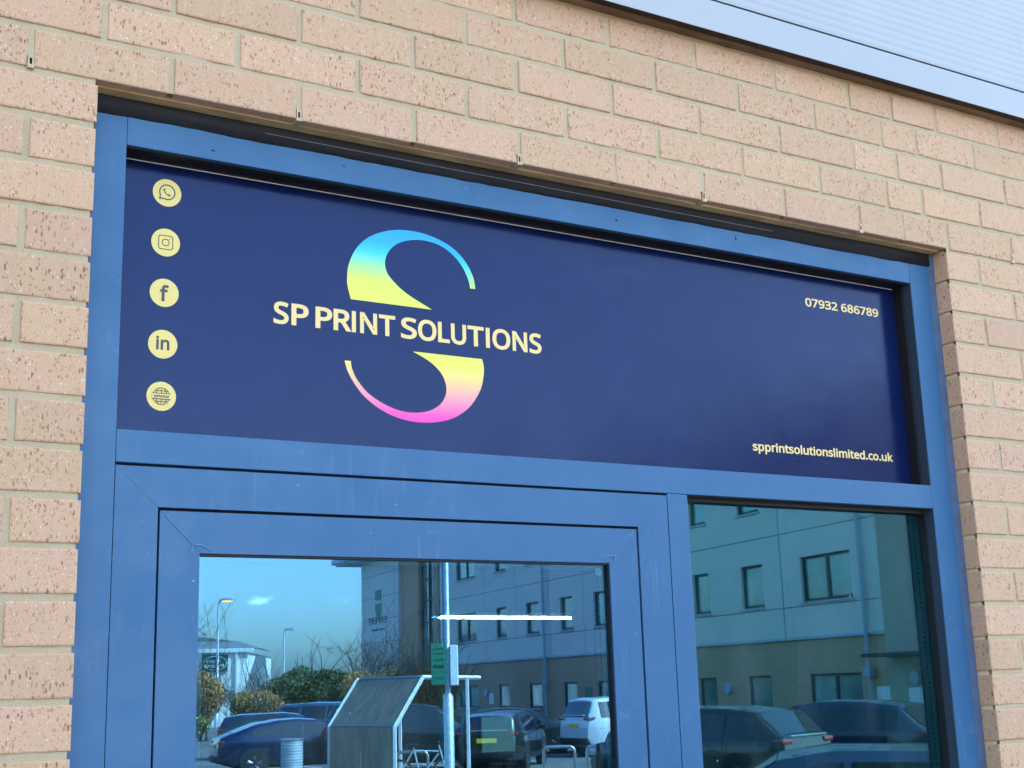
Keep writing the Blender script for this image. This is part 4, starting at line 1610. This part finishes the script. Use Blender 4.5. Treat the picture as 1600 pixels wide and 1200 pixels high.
def car(name, label, cat, kind, paint, x, y, head, plate='yellowplate', glass='carglass'):
    s = SHAPES[kind]
    L, W = s['L'], s['W']
    t = thing(name, label, cat, (x, y, G), radians(head), 'cars parked in the car park')

    def hw(xx):
        e = max(0.0, (abs(xx) - (L / 2 - .75)) / .75)
        return W / 2 * (1 - .20 * e ** 2.2)

    def zb(xx):
        e = max(0.0, (abs(xx) - (L / 2 - .5)) / .5)
        return .22 + .16 * e

    def sec(xx):
        w = hw(xx)
        b = lerp(s['belt'], xx)
        tp = max(lerp(s['top'], xx), b + .03)
        h = tp - b
        wr = w * .965 - .30 * min(h, .7)
        z0 = zb(xx)
        return w, b, tp, wr, z0
    xs = sorted(set([-L / 2 + L * k / 60 for k in range(61)] + [p[0] for p in s['top']] + [p[0] for p in s['belt']]))
    rows = []
    for xx in xs:
        w, b, tp, wr, z0 = sec(xx)
        h = tp - b
        half = [(w * .80, z0), (w * .95, z0 + .06), (w * .985, z0 + .20), (w, .55 * b + .45 * z0 + .1), (w * .995, b * .88), (w * .965, b), (wr, tp - min(.10, .5 * h)), (wr * .90, tp - min(.025, .15 * h)), (wr * .5, tp)]
        ring_ = [(xx, 0, z0)] + [(xx, yy, zz) for yy, zz in half] + [(xx, 0, tp + .008 * min(1, h))] + [(xx, -yy, zz) for yy, zz in half[::-1]]
        rows.append(ring_)
    m = MB()
    m.grid(rows, closed=True)
    m.face(rows[0][::-1])
    m.face(rows[-1])
    body = m.build('body', paint, t, smooth=True, angle=radians(38))

    def sidept(xx, f, sg, o=.006):
        w, b, tp, wr, z0 = sec(xx)
        h = tp - b
        y0_, z0_ = w * .965, b
        y1_, z1_ = wr, tp - min(.10, .5 * h)
        nx = Vector((0, z1_ - z0_, y0_ - y1_)).normalized()
        yy, zz = y0_ + (y1_ - y0_) * f + nx.y * o, z0_ + (z1_ - z0_) * f + nx.z * o
        return (xx, sg * yy, zz)
    for sg in (-1, 1):
        m = MB()
        for a, b in s['side']:
            n = 8
            m.grid([[sidept(a + (b - a) * i / n, f, sg) for i in range(n + 1)] for f in (.07, .5, .95)])
        m.build('side_window', M[glass], t, smooth=True)
    for nm, (a, b) in (('rear_window', s['rear']), ('windscreen', s['front'])):
        m = MB()
        n = 8
        rws = []
        for i in range(n + 1):
            xx = a + (b - a) * i / n
            w, bb, tp, wr, z0 = sec(xx)
            o = .007
            dxt = (lerp(s['top'], xx + .01) - lerp(s['top'], xx - .01)) / .02
            nn = Vector((-dxt, 0, 1)).normalized() * o
            rws.append([(xx + nn.x, yy, tp + nn.z + dz) for yy, dz in ((-wr * .90, -.02), (-wr * .5, .002), (0, .006), (wr * .5, .002), (wr * .90, -.02))])
        m.grid(rws)
        m.build(nm, M[glass], t, smooth=True)
    for sg in (-1, 1):
        m = MB()
        for xx in (s['side'][0][0] + .55, s['side'][-1][0] - .02 - (s['side'][-1][1] - s['side'][-1][0]), s['side'][-1][1] + .06):
            w, b, tp, wr, z0 = sec(xx)
            m.tube([(xx, sg * (w * .965 + .001), b), (xx, sg * w * .996, b * .88), (xx, sg * w, .55 * b + .45 * z0 + .1), (xx, sg * w * .986, z0 + .22)], .006, 4)
        m.build('door_gap', M['arch'], t)
        m = MB()
        n = 10
        m.grid([[(-1.05 + 2.1 * i / n, sg * (hw(0) * q + .004), zz) for i in range(n + 1)] for q, zz in ((.955, .285), (.988, .41), (.99, .425))])
        m.build('sill', M['arch'], t)
    # wheels
    r = s['wr']
    for wx in s['wx']:
        for sg in (-1, 1):
            yw = sg * (hw(wx) - .10)
            m = MB()
            m.grid([[(wx + rr * cos(2 * pi * j / 28), yw + sg * dy, r + rr * sin(2 * pi * j / 28)) for j in range(28)] for rr, dy in ((r * .66, -.1), (r * .95, -.1), (r, -.07), (r, .07), (r * .95, .105), (r * .68, .11), (r * .66, .06))], closed=True)
            wl = m.build('wheel', M['tyre'], t, smooth=True, angle=.6)
            m = MB()
            m.grid([[(wx + rr * cos(2 * pi * j / 28), yw + sg * dy, r + rr * sin(2 * pi * j / 28)) for j in range(28)] for rr, dy in ((r * .66, .10), (r * .60, .095), (r * .60, .03))], closed=True)
            for k in range(5):
                a = 2 * pi * k / 5 + .3
                for da in (-.13, .13):
                    m.tube([(wx + .04 * cos(a), yw + sg * .085, r + .04 * sin(a)), (wx + r * .62 * cos(a + da), yw + sg * .09, r + r * .62 * sin(a + da))], .018, 6)
            m.cyl((wx, yw + sg * .085, r), (0, 1, 0), .06, .03, 14)
            m.build('rim', M['alloy'], wl, smooth=True, angle=.6)
            m = MB()
            m.grid([[(wx + rr * cos(pi * j / 20), sg * (hw(wx) + dy), r + .02 + rr * sin(pi * j / 20)) for j in range(21)] for rr, dy in ((r * .80, -.05), (r * 1.12, .006), (r * 1.20, .004), (r * 1.22, -.03))])
            m.cyl((wx, sg * (hw(wx) - .10), r + .02), (0, 1, 0), r * 1.12, .205, 28)
            m.build('wheel_arch', M['arch'], t, smooth=True, angle=.6)
    # lamps, plates, bumper strip, mirrors
    for sg in (-1, 1):
        m = MB()
        xr = -L / 2
        z = s['tl']
        yq = hw(xr + .12)
        m.box(xr + .005, xr + .30, min(sg * (yq - .30), sg * (yq + .004)), max(sg * (yq - .30), sg * (yq + .004)), z - .045, z + .05, bev=.02)
        m.build('tail_light', M['redlamp'], t, smooth=True, angle=.6)
        m = MB()
        xf = L / 2
        m.box(xf - .40, xf - .045, min(sg * (hw(xf - .2) - .34), sg * (hw(xf - .2) + .01)), max(sg * (hw(xf - .2) - .34), sg * (hw(xf - .2) + .01)), lerp(s['belt'], xf - .2) - .20, lerp(s['belt'], xf - .2) - .06, bev=.03)
        m.build('headlight', M['clearlamp'], t, smooth=True, angle=.6)
        m = MB()
        m.box(.78, .92, min(sg * (W / 2 - .04), sg * (W / 2 + .16)), max(sg * (W / 2 - .04), sg * (W / 2 + .16)), lerp(s['belt'], .8) + .02, lerp(s['belt'], .8) + .15, bev=.04)
        m.build('door_mirror', paint, t, smooth=True, angle=.6)
        m = MB()
        for hx in (-.95, .15):
            m.box(hx, hx + .2, min(sg * hw(0), sg * (hw(0) + .025)), max(sg * hw(0), sg * (hw(0) + .025)), s['belt'][3][1] * .83, s['belt'][3][1] * .83 + .03, bev=.008)
        m.build('door_handle', paint, t)
    m = MB()
    m.box(-L / 2 - .03, -L / 2 + .01, -.26, .26, s['plate'] - .055, s['plate'] + .055)
    m.build('number_plate', M[plate], t)
    m = MB()
    m.box(-L / 2 - .035, -L / 2 + .25, -W * .40, W * .40, .36, .56, bev=.05)
    m.build('rear_bumper', M['arch'], t, smooth=True, angle=.6)
    if kind != 'saloon':
        m = MB()
        m.box(-L / 2 - .02, -L / 2 + .02, -W * .30, W * .30, s['tl'] + .085, s['tl'] + .115, bev=.008)
        m.build('tailgate_trim', M['chrome'], t)
    return t


def paintm(name, c, metal=.3):
    return plain(name, c + (1,), 0.28, metal, coat=1.0)


P_blue = paintm('blue_metallic_paint', (0.004, 0.013, 0.045))
P_white = paintm('white_car_paint', (0.55, 0.57, 0.58), 0.0)
P_grey = paintm('grey_metallic_paint', (0.016, 0.017, 0.017))
P_dkblue = paintm('dark_blue_paint', (0.018, 0.030, 0.055))
P_navyroof = paintm('navy_car_paint', (0.016, 0.032, 0.07))
P_black = paintm('black_car_paint', (0.008, 0.009, 0.009), 0.0)
P_silver = paintm('silver_blue_paint', (0.14, 0.17, 0.20))
P_slate = paintm('slate_blue_paint', (0.055, 0.10, 0.16))
car('saloon_car', 'deep blue fastback saloon parked behind the ribbed bin', 'car', 'saloon', P_blue, 13.64, -33.47, 10.6)
sv = car('offroad_car', 'white off road estate car with red tail light near the office', 'car', 'suv', P_white, 24.32, -32.29, .7)
car('crossover_car', 'grey crossover with bright bootlid strip and yellow plate, mirrored in the fixed window', 'car', 'coupe_suv', P_grey, 16.07, -18.67, -104.2)
car('crossover_car', 'dark blue crossover right of the grey one, mirrored at the jamb', 'car', 'coupe_suv', P_dkblue, 19.58, -18.75, -109.2)
car('hatchback_car', 'navy car closest to the shopfront, only its roof mirrored low in the window', 'car', 'estate', P_navyroof, 8.78, -7.59, -137.4)
car('saloon_car', 'black saloon behind the white off road car', 'car', 'saloon', P_black, 21.90, -35.87, 30.6)
car('hatchback_car', 'black hatchback showing its tail lights behind the monitor', 'car', 'estate', P_black, 18.01, -29.81, -49.0)
car('offroad_car', 'black off road car behind the cycle shelter', 'car', 'suv', P_black, 16.1, -31.3, 25.6)
car('estate_car', 'small dark blue estate left behind the blue saloon', 'car', 'estate', P_dkblue, 16.74, -42.75, 20.6)
car('offroad_car', 'slate blue off road car in front of the hedge', 'car', 'suv', P_slate, 20.3, -46.3, 45.6)
m = MB()
m.box(-.12, .12, -.05, .05, 1.70, 1.86, bev=.04)
m.build('roof_aerial', P_white, sv, smooth=True, angle=.6)


# ------------------------------------------------------------------ hedge, shrubs, trees
def foliage(m, c, rad, n, size, seed, clump=.55, mis=(0,)):
    rnd = random.Random(seed)
    k = 0
    while k < n:
        u = Vector((rnd.gauss(0, 1), rnd.gauss(0, 1), rnd.gauss(0, 1))).normalized()
        rr = rnd.random() ** .33
        p = Vector((c[0] + u.x * rad[0] * rr, c[1] + u.y * rad[1] * rr, c[2] + u.z * rad[2] * rr))
        lump = mnoise.noise(p * clump + Vector((seed, 0, 0)))
        if rr > .72 + .40 * lump:
            continue
        if p.z < .02:
            continue
        k += 1
        a = Vector((rnd.gauss(0, 1), rnd.gauss(0, 1), rnd.gauss(0, 1))).normalized()
        b = a.cross(Vector((rnd.gauss(0, 1), rnd.gauss(0, 1), rnd.gauss(0, 1)))).normalized()
        s = size * (.5 + rnd.random())
        m.face([p - a * s, p + b * s * .55, p + a * s, p - b * s * .55], mis[int(rnd.random() * len(mis)) if lump < .1 else -1])


def twigs(m, base, d, ln, r, depth, rnd, spread=.5):
    p = Vector(base)
    d = Vector(d).normalized()
    pts = [p]
    for k in range(3):
        d = (d + Vector((rnd.gauss(0, .12), rnd.gauss(0, .12), rnd.gauss(0, .08) + .04))).normalized()
        p = p + d * ln / 3
        pts.append(p)
    m.tube(pts, [r, r * .85, r * .7, r * .5], 5, cap=False)
    if depth > 0:
        for k in range(rnd.choice((2, 3, 3))):
            q = pts[rnd.choice((1, 2, 3))]
            nd = (d + Vector((rnd.gauss(0, spread), rnd.gauss(0, spread), rnd.gauss(0, spread * .7)))).normalized()
            twigs(m, q, nd, ln * (.6 + .25 * rnd.random()), r * .55, depth - 1, rnd, spread)


def bush(label, x, y, rad, n, size, mats, seed, name='bush', top=0.0, twig=0):
    t = thing(name, label, 'bush' if name == 'bush' else 'shrub', (x, y, G), 0, 'shrubs along the far edge of the car park')
    m = MB()
    foliage(m, (0, 0, rad[2] * .9 + top), rad, n, size, seed, mis=tuple(range(len(mats))))
    m.build('foliage', [M[k] for k in mats], t, fix=False)
    rnd = random.Random(seed + 50)
    m = MB()
    for k in range(6 + twig):
        a = rnd.random() * 6.28
        twigs(m, (cos(a) * rad[0] * .45 * rnd.random(), sin(a) * rad[1] * .4, 0), (cos(a) * .3, sin(a) * .3, 1), rad[2] * (1.0 + .5 * rnd.random()), .05, 2 + (twig > 0), rnd)
    m.build('stems', M['bark'], t, fix=False)
    return t


bush('dark green conifer bush left of centre in the hedge', 24.6, -62.6, (2.5, 2.0, 2.0), 13000, .065, ('leaf_dark', 'leaf_mid', 'leaf_dark'), 3)
bush('dark green conifer bush beside the russet shrub', 26.7, -62.0, (2.2, 1.8, 1.85), 11000, .065, ('leaf_mid', 'leaf_olive', 'leaf_dark'), 4)
bush('russet brown shrub with olive patches in the hedge', 28.2, -59.9, (2.7, 1.8, 1.95), 13000, .06, ('leaf_olive', 'leaf_gold', 'leaf_russet'), 5, 'shrub', twig=10)
bush('golden olive shrub at the right end of the hedge', 30.6, -58.2, (2.4, 1.7, 1.9), 10000, .06, ('leaf_olive', 'leaf_gold', 'leaf_gold'), 6, 'shrub', twig=10)
bush('russet twiggy shrub at the left edge of the door glass', 20.2, -63.6, (1.9, 1.6, 2.0), 9000, .06, ('leaf_russet', 'leaf_gold', 'leaf_russet'), 7, 'shrub', twig=8)
bush('olive brown low shrub under the warehouse sign', 22.4, -61.2, (1.9, 1.4, 1.35), 8000, .06, ('leaf_olive', 'leaf_dark', 'leaf_gold'), 8, 'shrub', twig=4)
bush('dark low shrub at the far left behind the estate car', 18.4, -60.0, (1.7, 1.4, 1.0), 6000, .06, ('leaf_dark', 'leaf_gold', 'leaf_dark'), 9)


def bare_tree(label, x, y, h, seed, depth=5, lean=(0, 0)):
    t = thing('bare_tree', label, 'tree', (x, y, G), 0, 'leafless trees behind the hedge')
    rnd = random.Random(seed)
    m = MB()
    m.tube([(0, 0, 0), (.05, 0, h * .2), (.02 + lean[0], .05, h * .42)], [.14, .11, .08], 8)
    m.build('trunk', M['bark'], t, fix=False)
    m = MB()
    for k in range(6):
        a = k * 1.05 + rnd.random()
        twigs(m, (lean[0] * .9, .03, h * (.22 + .035 * k)), (cos(a) * .55, sin(a) * .55, 1), h * .36, .05, depth - 1, rnd, .42)
    m.build('branches', M['bark'], t, fix=False)
    return t


bare_tree('leafless tree at the left edge of the door glass, in front of the warehouse', 21.7, -74.2, 6.4, 21)
bare_tree('leafless multi stemmed tree above the russet shrub', 29.6, -64.5, 4.9, 22)
bare_tree('slender leafless tree close to the office end wing', 31.6, -63.6, 3.7, 23)
